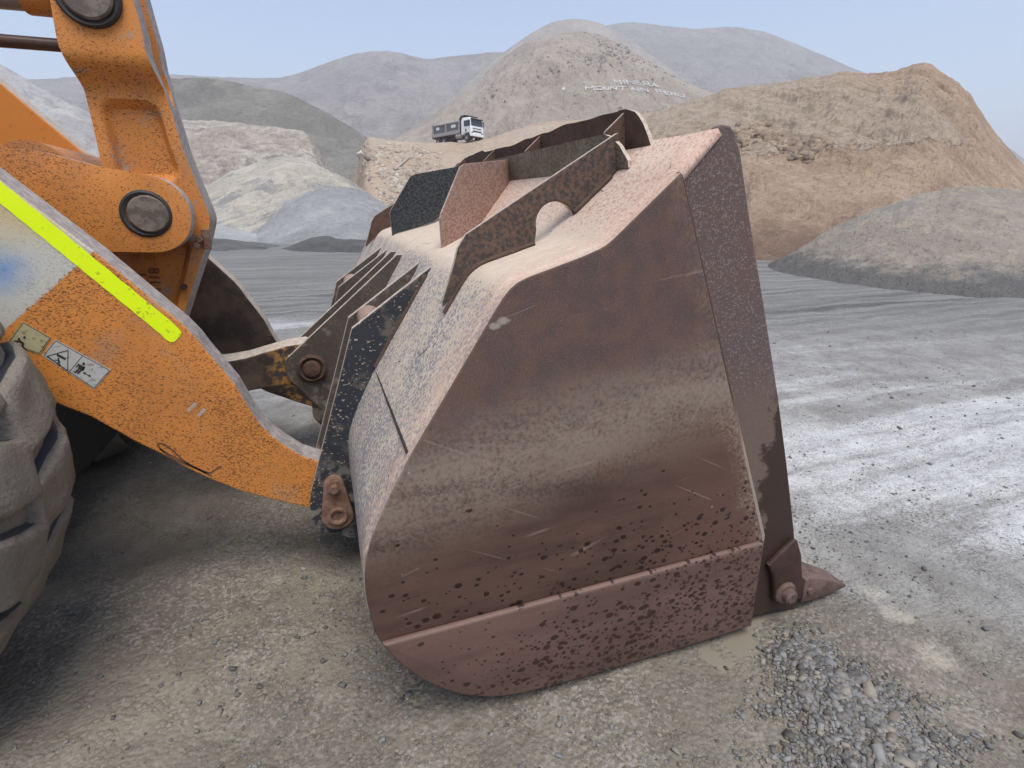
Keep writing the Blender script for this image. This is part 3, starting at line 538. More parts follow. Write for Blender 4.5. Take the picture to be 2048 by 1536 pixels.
# wear plate along the bottom of the near side
lowcurve = [p for p in side_out if p[1] < 0.345 and p[0] < 1.37]
wear = [(1.374, 0.004)] + [(x + 0.006, z + 0.004) for x, z in lowcurve] + [(0.098, 0.347), (1.366, 0.372)]
P('wear_plate', prism_bm(wear, Y0 - 0.024, Y0 - 0.0005, 0.022, 0, seg=5), ['wear'], bucket, 40)
cut_px = [(1365, 345), (1400, 300), (1437, 253), (1444, 249), (1461, 252), (1470, 266), (1481, 305), (1500, 440), (1528, 610), (1556, 790), (1574, 930), (1588, 1060), (1590, 1090), (1596, 1150), (1594, 1215)]
cut = [on_y(a, b, Y0 + 0.02) for a, b in cut_px] + [(1.42, 0.004), (1.31, 0.02), (1.32, 0.374), (0.86, 1.53)]
P('side_cutter', prism_bm(cut, Y0 + 0.018, Y0 + 0.052, 0.006, 0), ['cutter'], bucket)
P('side_cutter', prism_bm([(x - 0.02, z + 0.03 if z > 0.6 else z) for x, z in cut], Y1 - 0.052, Y1 - 0.018, 0.006, 0), ['rustdark'], bucket)
P('weld_bead', prism_bm([(0.893, 1.572), (0.903, 1.566), (1.392, 0.378), (1.40, 0.02), (1.388, 0.02), (1.376, 0.374)], Y0 + 0.004, Y0 + 0.024, 0.004, 0), ['bead'], bucket)
P('weld_bead', prism_bm([(0.156, 0.882), (0.1535, 0.884), (0.157, 0.888), (0.161, 0.887)], Y0 + 0.03, Y1 - 0.03, 0.001), ['grease'], bucket)
P('cutting_edge', box_bm(1.385, 1.60, Y0 + 0.06, Y1 - 0.06, 0.004, 0.045, 0.008), ['wetsteel'], bucket)
# corner shroud, bolt boss, teeth
shp = [on_y(a, b, Y0) for a, b in [(1536, 1130), (1588, 1078), (1594, 1080), (1602, 1110), (1604, 1160), (1600, 1196), (1548, 1205), (1545, 1150)]]
P('corner_shroud', prism_bm(shp, Y0 - 0.006, Y0 + 0.017, 0.008, 0, seg=3), ['wetsteel'], bucket, 40)
bc = on_y(1571, 1186, Y0 - 0.01); bmx = ring_bm(bc, [(Y0 + 0.01, 0.046), (Y0 - 0.012, 0.046), (Y0 - 0.02, 0.038), (Y0 - 0.02, 0.028), (Y0 - 0.04, 0.027), (Y0 - 0.046, 0.02), (Y0 - 0.046, 0)], 24)
P('bolt_boss', bmx, ['tooth'], bucket, 40)
def tooth_bm(yc):
    bm = bmesh.new()
    body = [(1.40, 0.004), (1.40, 0.06), (1.48, 0.10), (1.60, 0.115), (1.635, 0.10), (1.64, 0.012), (1.60, 0.004)]
    prism_bm(body, yc - 0.052, yc + 0.052, 0.012, 0, bm, seg=3); return bm
def tip_bm(yc):
    b = bmesh.new(); secs = [(1.645, 0.008, 0.118, 0.066), (1.70, 0.006, 0.112, 0.068), (1.76, 0.004, 0.088, 0.064), (1.85, 0.002, 0.042, 0.056), (1.90, 0.004, 0.016, 0.052)]
    rings = [[b.verts.new((x, yc + s * w, z)) for s, z in ((-1, z0), (-1, z1), (1, z1), (1, z0))] for x, z0, z1, w in secs]
    for r0, r1 in zip(rings, rings[1:]):
        for i in range(4): b.faces.new((r0[i], r0[(i + 1) % 4], r1[(i + 1) % 4], r1[i]))
    b.faces.new(rings[0]); b.faces.new(list(reversed(rings[-1]))); bmesh.ops.recalc_face_normals(b, faces=b.faces)
    bmesh.ops.bevel(b, geom=sharp(b, a=25), offset=0.009, segments=2, profile=0.5, affect='EDGES', clamp_overlap=True)
    ring_bm((1.675, 0.06), [(yc - 0.067, 0.014), (yc - 0.074, 0.013), (yc - 0.074, 0)], 14, b); return b
t0 = P('tooth', merge(tooth_bm(Y0 + 0.075), tip_bm(Y0 + 0.075)), ['tooth'], bucket, 40)
for kx in range(1, 8):
    o = t0.copy(); COL.objects.link(o); o.parent = bucket; o.location = (0, kx * (3.2 - 0.15) / 7, 0)
# spill guard, stiffener and ribs
def hfac(y): return float(np.interp(y, [1.52, 1.555, 1.60, 1.66, 3.55, 3.9, 4.05, 4.14], [0, 0.42, 0.8, 1, 1, .72, .42, 0]))
def spill_grid(x0f, x1f, wave, thick, ys, nz=6):
    bm = bmesh.new(); rows = []
    for y in ys:
        b0 = x0f(y); b1 = x1f(y); h = max(hfac(y), 0.02); row = []
        for q in range(nz + 1):
            t = q / nz; w = wave * t * (float(fbm(y * 2.4, 3.3, 0, 3)) + 0.5 * float(vnoise(y * 7, 1.2)))
            x = b0[0] + (b1[0] - b0[0]) * h * t + w * 0.5; z = b0[1] + ((b1[1] - b0[1]) * t) * h + w * 0.55; x2, z2 = shear(x, y, z); row.append((x2, y, z2))
        rows.append(row)
    for s in (0, thick): pass
    vs = [[(bm.verts.new(p), bm.verts.new((p[0] - thick, p[1], p[2]))) for p in r] for r in rows]
    for a, b in zip(vs, vs[1:]):
        for i in range(nz):
            bm.faces.new((a[i][0], b[i][0], b[i + 1][0], a[i + 1][0])); bm.faces.new((a[i][1], a[i + 1][1], b[i + 1][1], b[i][1]))
        for i, s in ((0, 0), (nz, 1)):
            f = bm.faces.new((a[i][0], a[i][1], b[i][1], b[i][0])); f.material_index = 1
    for r in (vs[0], vs[-1]):
        for i in range(nz):
            f = bm.faces.new((r[i][0], r[i + 1][0], r[i + 1][1], r[i][1])); f.material_index = 1
    return bm
P('spill_guard', spill_grid(lambda y: (1.0, 1.655), lambda y: (0.985, 1.785 - 0.022 * (y - 1.6) / 2.5), 0.03, 0.014, np.linspace(1.52, 4.14, 120)), ['spill', 'cream'], bucket, 40)
P('stiffener_plate', spill_grid(lambda y: (0.935, 1.60), lambda y: (0.918, 1.706), 0.0, 0.014, np.linspace(1.535, 4.125, 60)), ['inner', 'cream'], bucket, 40)
for y in (1.66, 2.36, 2.98, 3.6):
    dx, dz = shear(0, y, 1.7); dz -= 1.7; P('gusset_rib', prism_bm([(0.93 + dx, 1.60 + dz), (0.985 + dx, 1.62 + dz), (0.975 + dx, 1.775 + dz), (0.905 + dx, 1.712 + dz)], y, y + 0.014, 0.002, 1), ['spill', 'cream'], bucket)
# long fins with a half-round cut-out
fz = lambda x: shell_z(x) - 0.012
def fin(y, dx=0, dz=0):
    top = [(0.342, 1.19), (0.342, 1.208), (0.384, 1.324), (0.395, 1.365), (0.421, 1.404), (0.60, 1.512), (0.918, 1.703), (0.93, 1.60), (0.86, 1.53), (0.79, fz(0.79))]
    base = arc((0.712, 1.434), 0.066, 20, 195, 14) + [(0.642, fz(0.642)), (0.55, fz(0.55)), (0.46, 1.30), (0.40, 1.245)]
    return prism_bm([(a + dx, b + dz) for a, b in top + base], y, y + 0.024, 0.003, 1)
P('long_fin', fin(1.60, -0.004, 0.006), ['fin', 'cream'], bucket); P('long_fin', fin(4.05, -0.03, 0.04), ['spill', 'cream'], bucket)
def wing(xa, ya, xb, yb, dx, dz):
    o = [(0.482, 1.30), (0.476, 1.43), (0.482, 1.452), (0.595, 1.64), (0.62, 1.652), (0.92, 1.70), (0.925, 1.585), (0.80, fz(0.80)), (0.70, fz(0.70)), (0.60, fz(0.6)), (0.5, fz(0.5))]
    k = (yb - ya) / (xb - xa)
    return prism_bm([(a + dx, b + dz) for a, b in o], 0, 0.026, 0.003, 1, fn=lambda c: Vector((c.x, c.y + ya + (c.x - dx - xa) * k, c.z)))
P('wing_plate', wing(0.482, 2.2, 0.93, 2.62, -0.01, 0.014), ['pink', 'cream'], bucket); P('wing_plate', wing(0.482, 3.46, 0.93, 3.04, -0.05, 0.03), ['dark', 'cream'], bucket)
def bead(name, pts, r=0.009):
    bm = bmesh.new(); P_ = [Vector(p) for p in pts]; n = 8; rows = []
    D_ = []
    for a, b in zip(P_, P_[1:]):
        m_ = max(1, int((b - a).length / 0.012)); D_ += [a + (b - a) * (q / m_) for q in range(m_)]
    D_.append(P_[-1])
    for i, p in enumerate(D_):
        t = (D_[min(i + 1, len(D_) - 1)] - D_[max(i - 1, 0)]).normalized(); u = t.cross(Vector((0, 1, 0))).normalized(); w = t.cross(u); rr = r * (0.8 + 0.35 * rnd.random())
        rows.append([bm.verts.new(p + (u * math.cos(2 * math.pi * q / n) + w * math.sin(2 * math.pi * q / n)) * rr) for q in range(n)])
    for a, b in zip(rows, rows[1:]):
        for q in range(n): bm.faces.new((a[q], a[(q + 1) % n], b[(q + 1) % n], b[q]))
    return P(name, bm, ['bead'], bucket, 60)
def on_shell(y, xs, lift=0.003): return [(shear(x, y, shell_z(x))[0] - lift * .5, y, shear(x, y, shell_z(x))[1] + lift) for x in xs]
bead('weld_bead', on_shell(1.597, [0.345, 0.402, 0.425, 0.452, 0.485, 0.56, 0.64])); bead('weld_bead', on_shell(1.597, [0.775, 0.83, 0.90]))
bead('weld_bead', on_shell(2.063, [0.162, 0.20, 0.30, 0.385])); bead('weld_bead', on_shell(2.293, [0.162, 0.20, 0.30, 0.385])); bead('weld_bead', on_shell(2.747, [0.162, 0.20, 0.30, 0.385]))
# hinge lugs: three pairs of plates on the back of the bucket
inside = [(0.06, 0.36), (0.05, 0.49), (0.065, 0.62), (0.11, 0.73), (0.185, 0.88), (0.375, 1.19)]
earA = [(0.40, 1.272), (0.086, 1.051), (0.022, 0.855), (-0.136, 0.393), (-0.146, 0.345)] + arc((-0.045, 0.289), 0.105, 165, 260, 8) + [(-0.007, 0.150), (0.10, 0.14), (0.15, 0.2)] + inside
earC = [(0.39, 1.268), (0.363, 1.268), (-0.197, 0.790)] + arc((-0.105, 0.728), 0.115, 145, 235, 8) + [(-0.12, 0.56), (-0.02, 0.42), (0.06, 0.34)] + inside[1:]
for y, o, mt in ((2.066, earA, 'ear'), (2.296, earA, 'ear2'), (2.75, earC, 'ear2'), (2.98, earC, 'ear2'), (3.296, earA, 'ear2'), (3.566, earA, 'ear2')):
    P('hinge_lug', prism_bm([(a - 0.011 * (y - 1.233) / 3.2 * (b > 0.5), b + 0.0 * y) for a, b in o], y, y + 0.04, 0.004, 1), [mt, 'cream'], bucket)
for y in (2.107, 3.337):
    P('stop_block', cyl_bm((0.165, y, 1.052), (0.165, y + 0.188, 1.052), 0.05, n=32, bevel=0.006), ['pink'], bucket, 40)
# near pin retainer (egg-shaped plate, hex bolt, hollow pin)
pc, bo = (-0.044, 0.289), (-0.046, 0.421); egg = arc(pc, 0.066, 188, 352, 18) + arc(bo, 0.040, 15, 165, 12)
rb = prism_bm(egg, 2.028, 2.0655, 0.006, 0, seg=3); ring_bm(pc, [(2.03, 0.04), (2.018, 0.038), (2.016, 0.034), (2.018, 0.026), (2.03, 0.02), (2.06, 0.019), (2.06, 0)], 28, rb)
pr = P('pin_retainer', rb, ['rustlug', 'hole'], bucket, 40)
for f in pr.data.polygons:
    if f.center.y > 2.022 and math.hypot(f.center.x - pc[0], f.center.z - pc[1]) < 0.0215: f.material_index = 1
hb = ring_bm(bo, [(2.03, 0.03), (2.022, 0.03), (2.022, 0.022), (2.021, 0.0)], 24); ring_bm(bo, [(2.022, 0.02), (2.002, 0.02), (1.998, 0.017), (1.998, 0)], 6, hb)
P('retainer_bolt', hb, ['rustlug'], bucket, 40)
cp = (-0.100, 0.727); rb = ring_bm(cp, [(2.76, 0.07), (2.73, 0.07), (2.722, 0.06), (2.728, 0.05), (2.735, 0.045), (2.715, 0.04), (2.71, 0.03), (2.71, 0)], 32)
P('link_pin', rb, ['rustdark'], bucket, 40)

# ---- lift arms
pc2 = (-0.044, 0.289)
armO = [(-2.05, 2.80), (-1.75, 2.52), (-1.2, 1.905), (-0.888, 1.563), (-0.692, 1.349), (-0.485, 1.098), (-0.455, 1.052), (-0.43, 1.0), (-0.392, 0.932), (-0.353, 0.858), (-0.325, 0.775), (-0.296, 0.70), (-0.262, 0.642), (-0.215, 0.588), (-0.155, 0.532), (-0.091, 0.497), (-0.02, 0.44)]
armO += arc(pc2, 0.135, 40, -110, 12) + [on_y(a, b, 2.12) for a, b in [(620, 1016), (580, 1008), (538, 997), (483, 983), (424, 960), (393, 946), (365, 932), (340, 918), (314, 904), (290, 893), (264, 880), (240, 866), (223, 857), (182, 834), (125, 812)]] + [(-1.2, 1.1), (-1.7, 1.65), (-2.2, 2.2), (-2.25, 2.5)]
arm = P('lift_arm', prism_bm(armO, 2.12, 2.255, 0.006, 1), ['orange_arm', 'edge'], None, None, 'near orange lift arm with yellow tape and warning decals')
P('lift_arm', prism_bm(armO, 2 * YC - 2.255, 2 * YC - 2.12, 0.006, 1), ['grimeshade', 'cream'], None, None, 'far lift arm, shaded and greasy on its inner face')
def plate_px(pts, y, th, bm=None, slot=0, sx=1.0, ox=0, oy=0):
    b = bmesh.new(); Q = [on_y(ox + a / sx, oy + c / sx, y) for a, c in pts]
    fr = [b.verts.new((x, y - th, z)) for x, z in Q]; bk = [b.verts.new((x, y, z)) for x, z in Q]; n = len(Q)
    b.faces.new(fr); b.faces.new(list(reversed(bk)))
    for i in range(n): b.faces.new((fr[i], bk[i], bk[(i + 1) % n], fr[(i + 1) % n]))
    for f in b.faces: f.material_index = slot
    return b if bm is None else merge(bm, b)
up_e = [(-160, 242), (-60, 317), (0, 362)] + [(t * 340, 362 + t * 279 + 0.7 * math.sin(t * 47) * (1 if t < .9 else 0)) for t in np.linspace(0.03, 1, 40)] + [(356, 656), (363, 664), (360, 673), (348, 684), (340, 684)]
lo_e = [(330, 677)] + [(t * 330, 406 + t * 269 + 0.5 * math.sin(t * 61 + 1)) for t in np.linspace(0.97, 0.0, 40)] + [(-60, 357), (-160, 276)]
P('reflective_tape', plate_px(up_e + lo_e, 2.1195, 0.0015), ['tape'], arm)
# decals (drawn in the 5.908x enlargement of the picture's left edge)
Z3 = dict(sx=5.908, ox=0, oy=560)
def seg(a, b, w):
    a = np.array(a, float); b = np.array(b, float); d = (b - a) / np.linalg.norm(b - a); n = np.array([-d[1], d[0]]) * w / 2; return [tuple(a + n), tuple(b + n), tuple(b - n), tuple(a - n)]
def blob(c, r, n=12): return [(c[0] + r * math.cos(2 * math.pi * i / n), c[1] + r * math.sin(2 * math.pi * i / n)) for i in range(n)]
def decal(quad, base, ink):
    bm = plate_px(quad, 2.1195, 0.0012, None, 0, **Z3)
    for s in ink: plate_px(s, 2.1182, 0.0006, bm, 1, **Z3)
    return P('warning_decal', bm, [base, 'ink'], arm)
def frame_lines(q, w=6): return [seg(q[i], q[(i + 1) % 4], w) for i in range(4)]
d2 = [(655, 702), (1312, 1060), (1118, 1290), (500, 890)]
decal(d2, 'decal_w', frame_lines([(660, 716), (1292, 1066), (1112, 1276), (520, 884)]) + [seg((978, 892), (800, 1108), 6), seg((805, 830), (800, 1075), 9), seg((805, 830), (560, 900), 9), seg((560, 900), (800, 1075), 9),
      seg((672, 882), (775, 935), 26), blob((690, 930), 11), seg((690, 940), (700, 975), 22), seg((645, 945), (688, 948), 10), seg((700, 970), (672, 985), 11), seg((672, 985), (700, 1010), 9), seg((700, 970), (712, 1008), 10),
      blob((988, 988), 15), [(928, 990), (1010, 1030), (985, 1070), (925, 1045)], seg((928, 992), (900, 1032), 13), seg((1005, 1030), (975, 1072), 12), seg((938, 1045), (885, 1098), 20), seg((965, 1058), (915, 1108), 20),
      seg((990, 1098), (1066, 1136), 9), [(976, 1090), (1012, 1092), (996, 1118)], [(1078, 1142), (1044, 1142), (1058, 1114)]])
d1 = [(270, 490), (605, 682), (470, 880), (90, 745)]
decal(d1, 'decal_y', frame_lines([(276, 502), (592, 684), (462, 866), (100, 742)]) + [blob((224, 698), 15), seg((225, 715), (265, 745), 28), seg((165, 722), (222, 722), 14), seg((172, 755), (225, 728), 12), seg((268, 735), (268, 785), 26), seg((265, 785), (315, 822), 14), seg((262, 780), (215, 782), 12), seg((215, 782), (240, 760), 8), blob((290, 678), 17, 5)])
for q in ([(832, 905), (852, 925)], [(868, 918), (890, 940)]): pass
def strokes(pts, w, z=Z3):
    bm = bmesh.new()
    for a, b in zip(pts, pts[1:]): plate_px(seg(a, b, w), 2.1197, 0.0006, bm, 0, **z)
    return bm
Z2 = dict(sx=2.194, ox=0, oy=400)
scr = strokes(crom([(930, 1212), (880, 1185), (815, 1150), (765, 1105), (730, 1078), (700, 1068), (695, 1078), (712, 1100), (760, 1135), (830, 1165), (900, 1192), (925, 1196), (950, 1180), (972, 1168)], 5), 7, Z2)
merge(scr, strokes(crom([(700, 1090), (735, 1112), (790, 1140), (850, 1172), (905, 1200)], 5), 6, Z2))
P('marker_scribble', scr, [plain('faded marker ink', (0.13, 0.06, 0.03), 0.7)], arm)
P('paint_scratch', merge(plate_px(seg((376, 822), (392, 806), 7), 2.1197, 0.0008), plate_px(seg((396, 832), (410, 818), 7), 2.1197, 0.0008)), ['scratch'], arm)

# ---- tilt lever (cast bellcrank) between the lift arms
def lever_half(sign):
    zs = np.concatenate([np.linspace(0.80, 1.25, 14), np.linspace(1.27, 2.0, 46), np.linspace(2.02, 2.42, 14)])
    xl = lambda z: float(np.interp(z, [0.80, 0.95, 1.1, 1.3, 1.5, 1.653, 1.78, 1.922, 2.062, 2.215, 2.42], [-0.78, -0.80, -0.815, -0.84, -0.83, -0.801, -0.80, -0.803, -0.829, -0.821, -0.80]))
    xr = lambda z: float(np.interp(z, [0.80, 0.95, 1.098, 1.305, 1.421, 1.45, 1.477, 1.588, 1.724, 1.842, 1.953, 2.055, 2.147, 2.243, 2.42], [-0.70, -0.65, -0.584, -0.489, -0.447, -0.442, -0.446, -0.472, -0.501, -0.515, -0.531, -0.552, -0.553, -0.564, -0.58]))
    nu = 36; sstep = lambda a, b, v: (lambda t: t * t * (3 - 2 * t))(min(1, max(0, (v - a) / (b - a))))
    bm = bmesh.new(); front = []; back = []
    for z in zs:
        yf = 2.74 - 0.085 * sstep(1.925, 2.03, z); gap = 0.06 * sstep(1.86, 1.98, z)
        fr = []; bk = []
        for u in range(nu + 1):
            s = u / nu; x = xl(z) + (xr(z) - xl(z)) * s; y = yf
            def pocket(z0, z1, m0, m1, dep, r=0.05):
                dx = min(s - m0, m1 - s) * (xr(z) - xl(z)); dz = min(z - z0, z1 - z)
                if dx <= 0 or dz <= 0: return 0
                d = min(dx, dz) if max(dx, dz) > r else r - math.hypot(max(0, r - dx), max(0, r - dz)); return dep * sstep(0, 0.028, d)
            y += pocket(1.60, 1.90, 0.12, 0.87, 0.042) + pocket(0.95, 1.36, 0.05, 0.86, 0.04)
            fr.append(bm.verts.new((x, y if sign > 0 else 2 * YC - y, z))); bk.append(bm.verts.new((x, YC - gap if sign > 0 else YC + gap, z)))
        front.append(fr); back.append(bk)
    for i in range(len(zs) - 1):
        for u in range(nu):
            bm.faces.new((front[i][u], front[i][u + 1], front[i + 1][u + 1], front[i + 1][u])); bm.faces.new((back[i][u], back[i + 1][u], back[i + 1][u + 1], back[i][u + 1]))
        for u in (0, nu):
            f = bm.faces.new((front[i][u], front[i + 1][u], back[i + 1][u], back[i][u])); f.material_index = 1
    for i in (0, -1):
        for u in range(nu): f = bm.faces.new((front[i][u], back[i][u], back[i][u + 1], front[i][u + 1])); f.material_index = 1
    return bm
lever = P('tilt_lever', merge(lever_half(1), lever_half(-1)), ['orange_cast', 'edge'], None, 40)
ring = ring_bm((-0.701, 2.222), [(2.70, 0.105), (2.64, 0.105), (2.632, 0.098), (2.64, 0.085), (2.64, 0.08)], 40); P('pin_collar', ring, ['grease'], lever, 40)
P('lever_pin', ring_bm((-0.701, 2.222), [(2.70, 0.082), (2.63, 0.082), (2.622, 0.075), (2.622, 0)], 40), ['pin'], lever, 40)
bk = box_bm(-0.485, -0.455, 2.725, 2.745, 1.315, 1.40, 0.003)
P('bolt_plate', bk, ['rustlug'], lever)
for px, py in ((399, 479), (394, 490)):
    c = on_y(px, py, 2.72); P('bolt', ring_bm(c, [(2.73, 0.015), (2.70, 0.015), (2.695, 0.012), (2.695, 0)], 6), ['rustlug'], lever)
c = on_y(368, 574, 2.735); P('grease_fitting', cyl_bm((c[0], 2.75, c[1]), (c[0], 2.70, c[1]), 0.014, 0.009, 12), ['grease'], lever)
def text_mesh(s, size, px, py, y, rot, mat, parent, depth=0.004):
    cu = bpy.data.curves.new('t', 'FONT'); cu.body = s; cu.size = size; cu.extrude = depth; o = bpy.data.objects.new('t', cu); COL.objects.link(o)
    dg = bpy.context.evaluated_depsgraph_get(); me = bpy.data.meshes.new_from_object(o.evaluated_get(dg)); bpy.data.objects.remove(o); bpy.data.curves.remove(cu)
    x, z = on_y(px, py, y); me.transform(Matrix.Translation((x, y, z)) @ Matrix.Rotation(math.pi / 2, 4, 'X') @ Matrix.Rotation(rot, 4, 'Z')); me.materials.clear(); me.materials.append(MAT[mat]); me.name = 'cast_lettering'
    return link(bpy.data.objects.new('cast_lettering', me), parent)
text_mesh('81LK-', 0.058, 297, 534, 2.775, -math.pi / 2 - 0.1, 'castshade', lever); text_mesh('HZ', 0.058, 272, 545, 2.775, -math.pi / 2 - 0.1, 'castshade', lever)
# ---- lug bracket carrying the lever, its pin, the cross tube and the tilt cylinder
brk = crom([(-1.45, 1.74), (-1.25, 1.725), (-1.067, 1.707), (-0.98, 1.696), (-0.88, 1.67), (-0.772, 1.641), (-0.69, 1.626), (-0.63, 1.615)], 3) + arc((-0.637, 1.465), 0.15, 88, -96, 26) + [(-0.72, 1.318), (-0.84, 1.324), (-1.45, 1.33)]
P('lever_bracket', prism_bm(brk, 2.60, 2.69, 0.008, 1, seg=3), ['orange', 'edge'], None, 35)
P('lever_bracket', prism_bm(brk, 2.97, 3.06, 0.008, 1, seg=3), ['orange', 'edge'], None, 35)
P('pivot_pin', ring_bm((-0.637, 1.465), [(2.62, 0.072), (2.588, 0.072), (2.582, 0.066), (2.582, 0)], 40), ['pin'], None, 40)
P('pivot_seal', ring_bm((-0.646, 1.466), [(2.61, 0.094), (2.594, 0.09), (2.590, 0.082), (2.596, 0.068)], 40), ['grease'], None, 40)
P('cross_tube', cyl_bm((-1.02, 2.70, 1.60), (-1.02, 3.40, 1.60), 0.135, n=40, bm=cyl_bm((-1.15, 2.25, 1.45), (-1.15, 2.61, 1.45), 0.09, n=32)), ['orange_cast'], None, 40)
P('bucket_link', prism_bm([(-0.72, 0.86), (-0.62, 0.78), (-0.492, 0.780), (-0.40, 0.79), (-0.31, 0.812), (-0.21, 0.835), (-0.12, 0.842), (-0.03, 0.80), (0.0, 0.73), (-0.04, 0.65), (-0.12, 0.618), (-0.263, 0.636), (-0.427, 0.622), (-0.56, 0.62), (-0.70, 0.66), (-0.78, 0.76)], 2.795, 2.975, 0.006, 1), ['grimeshade', 'cream'])
P('cylinder_rod', cyl_bm((-0.70, YC, 2.262), (-2.4, YC, 2.24), 0.06, n=32), ['chrome'], None, 40)
P('rod_eye', cyl_bm((-0.86, YC, 2.262), (-0.96, YC, 2.262), 0.075, n=32, bevel=0.01), ['orange_cast'], None, 40)
P('hydraulic_pipe', cyl_bm((-0.78, YC, 2.092), (-2.4, YC, 2.09), 0.023, n=20), ['rod'], None, 40)
# ---- front frame, axle, tyres
fb = box_bm(-2.6, -1.22, 2.35, 3.5, 0.22, 1.5, 0.05); cyl_bm((-1.68, 2.05, 0.80), (-1.68, 3.6, 0.80), 0.24, n=24, bm=fb); P('front_frame', fb, ['frame'])  # box enlarged and coloured near-black to stand in for the shadow under the loader
def tyre_bm():
    c = (-1.68, 0.80); R = 0.82; bm = ring_bm(c, [(1.50, 0.34), (1.44, 0.42), (1.395, 0.60), (1.40, 0.70), (1.44, 0.78), (1.50, R), (1.715, R + 0.012), (1.93, R), (1.99, 0.78), (2.03, 0.70), (2.035, 0.60), (1.99, 0.42), (1.93, 0.34)], 72)
    N = 20
    for side in (0, 1):
        for q in range(N):
            a0 = 2 * math.pi * (q + 0.5 * side) / N + 0.06; secs = []
            # from the tread centre out over the shoulder and down the sidewall
            for t, (yy, ro, ri) in enumerate([(1.70, 0.872, 0.80), (1.80, 0.872, 0.80), (1.90, 0.866, 0.79), (1.97, 0.852, 0.76), (2.02, 0.818, 0.70), (2.045, 0.76, 0.66), (2.047, 0.70, 0.66)]):
                w = [0.105, 0.113, 0.12, 0.126, 0.128, 0.122, 0.11][t]; sk = -0.075 + 0.028 * t
                y_ = yy if side else 2 * 1.715 - yy; j = 0.012 * rnd.uniform(-1, 1)
                secs.append([(y_, ro + j * 0.6, a0 + sk - w + j * 0.4), (y_, ro + j * 0.5, a0 + sk + w), (y_ - (0.02 if side else -0.02), ri, a0 + sk + w * 1.12), (y_ - (0.02 if side else -0.02), ri, a0 + sk - w * 1.12)])
            b = bmesh.new(); rings = [[b.verts.new((c[0] + r * math.cos(a), y, c[1] + r * math.sin(a))) for y, r, a in s] for s in secs]
            for r0, r1 in zip(rings, rings[1:]):
                for i in range(4):
                    f = b.faces.new((r0[i], r0[(i + 1) % 4], r1[(i + 1) % 4], r1[i])); f.material_index = 1 if i in (1, 3) else 0
            for r in (rings[0], rings[-1]): f = b.faces.new(r); f.material_index = 0
            bmesh.ops.recalc_face_normals(b, faces=b.faces)
            es = [e for r in rings for e in () ]; lim = [e for e in b.edges if len(e.link_faces) == 2 and e.calc_face_angle(0) > math.radians(40) and min((Vector((v.co.x - c[0], 0, v.co.z - c[1])).length) for v in e.verts) > 0.69]
            bmesh.ops.bevel(b, geom=lim, offset=0.022, segments=3, profile=0.5, affect='EDGES', clamp_overlap=True); merge(bm, b)
    return bm
wh = P('tyre', tyre_bm(), ['mud', 'rubber'], None, 50, 'mud caked front tyre with deep lugs')
sb = wh.modifiers.new('fine', 'SUBSURF'); sb.subdivision_type = 'SIMPLE'; sb.levels = sb.render_levels = 2
tx = bpy.data.textures.new('lumps', 'CLOUDS'); tx.noise_scale = 0.09; tx.noise_depth = 3; dm = wh.modifiers.new('lumps', 'DISPLACE'); dm.texture = tx; dm.strength = 0.03; dm.mid_level = 0.5; dm.texture_coords = 'LOCAL'
P('wheel_rim', ring_bm((-1.68, 0.80), [(1.52, 0.345), (1.47, 0.34), (1.47, 0.31), (1.56, 0.29), (1.60, 0.15), (1.58, 0)], 40), ['orange'], wh, 40)
o2 = wh.copy(); COL.objects.link(o2); o2.parent = loader; o2.matrix_parent_inverse = PINV; o2.location = (0, 3.915 - 1.715 + 0.03, 0); o2['label'] = 'far front tyre in the dark behind the near one'

# ------------------------------------------------------------------ loose gravel (stuff)
def stones(name, C, size, mats, flat=(0.35, 0.75)):
    n = len(C); base = np.array([(x, y, z) for x in (-1, 1) for y in (-1, 1) for z in (-1, 1)], float)
    b = base[None] * rng.uniform(0.45, 1.05, (n, 8, 3)); sc = np.stack([rng.uniform(0.7, 1.4, n), rng.uniform(0.5, 0.9, n), rng.uniform(*flat, n)], -1)
    b = b * sc[:, None] * size[:, None, None] * 0.5
    a = rng.uniform(0, 2 * np.pi, n); t = rng.normal(0, 0.35, n); ca, sa, ct, st = np.cos(a), np.sin(a), np.cos(t), np.sin(t)
    x = b[..., 0] * ct[:, None] + b[..., 2] * st[:, None]; z = -b[..., 0] * st[:, None] + b[..., 2] * ct[:, None]; y = b[..., 1]
    Vv = np.stack([x * ca[:, None] - y * sa[:, None], x * sa[:, None] + y * ca[:, None], z], -1) + C[:, None]
    fc = np.array([(0, 1, 3, 2), (4, 6, 7, 5), (0, 4, 5, 1), (2, 3, 7, 6), (0, 2, 6, 4), (1, 5, 7, 3)]); Fc = (fc[None] + 8 * np.arange(n)[:, None, None]).reshape(-1, 4)
    return mesh_np(name, Vv.reshape(-1, 3), Fc, mats)
def m_stone(name, tones):
    k = NT(name, 0.9, 0.25); c0 = tones[0]
    for q, c in enumerate(tones[1:]): c0 = k.mix(k.step(k.isl, (q + 1) / len(tones) - 0.02, (q + 1) / len(tones) + 0.02), c0, c)
    n = k.noise(60, 4); c0 = k.mix(k.mul(n, 0.45), c0, (0.17, 0.155, 0.135)); k.col(c0); k.bump(n, 0.3, 0.003); return k.m
N = 90000
r = 0.75 * (9.0 / 0.75) ** rng.uniform(0, 1, N); th = az + np.radians(rng.uniform(-56, 56, N)); gx, gy = r * np.cos(th), r * np.sin(th)
dens = 0.06 + 0.55 * np.clip(fbm(gx * 1.1, gy * 1.1, 2.2, 4) + 0.05, 0, 1) + 0.2 * np.clip(fbm(gx * 5, gy * 5, 7.7, 3), 0, 1)
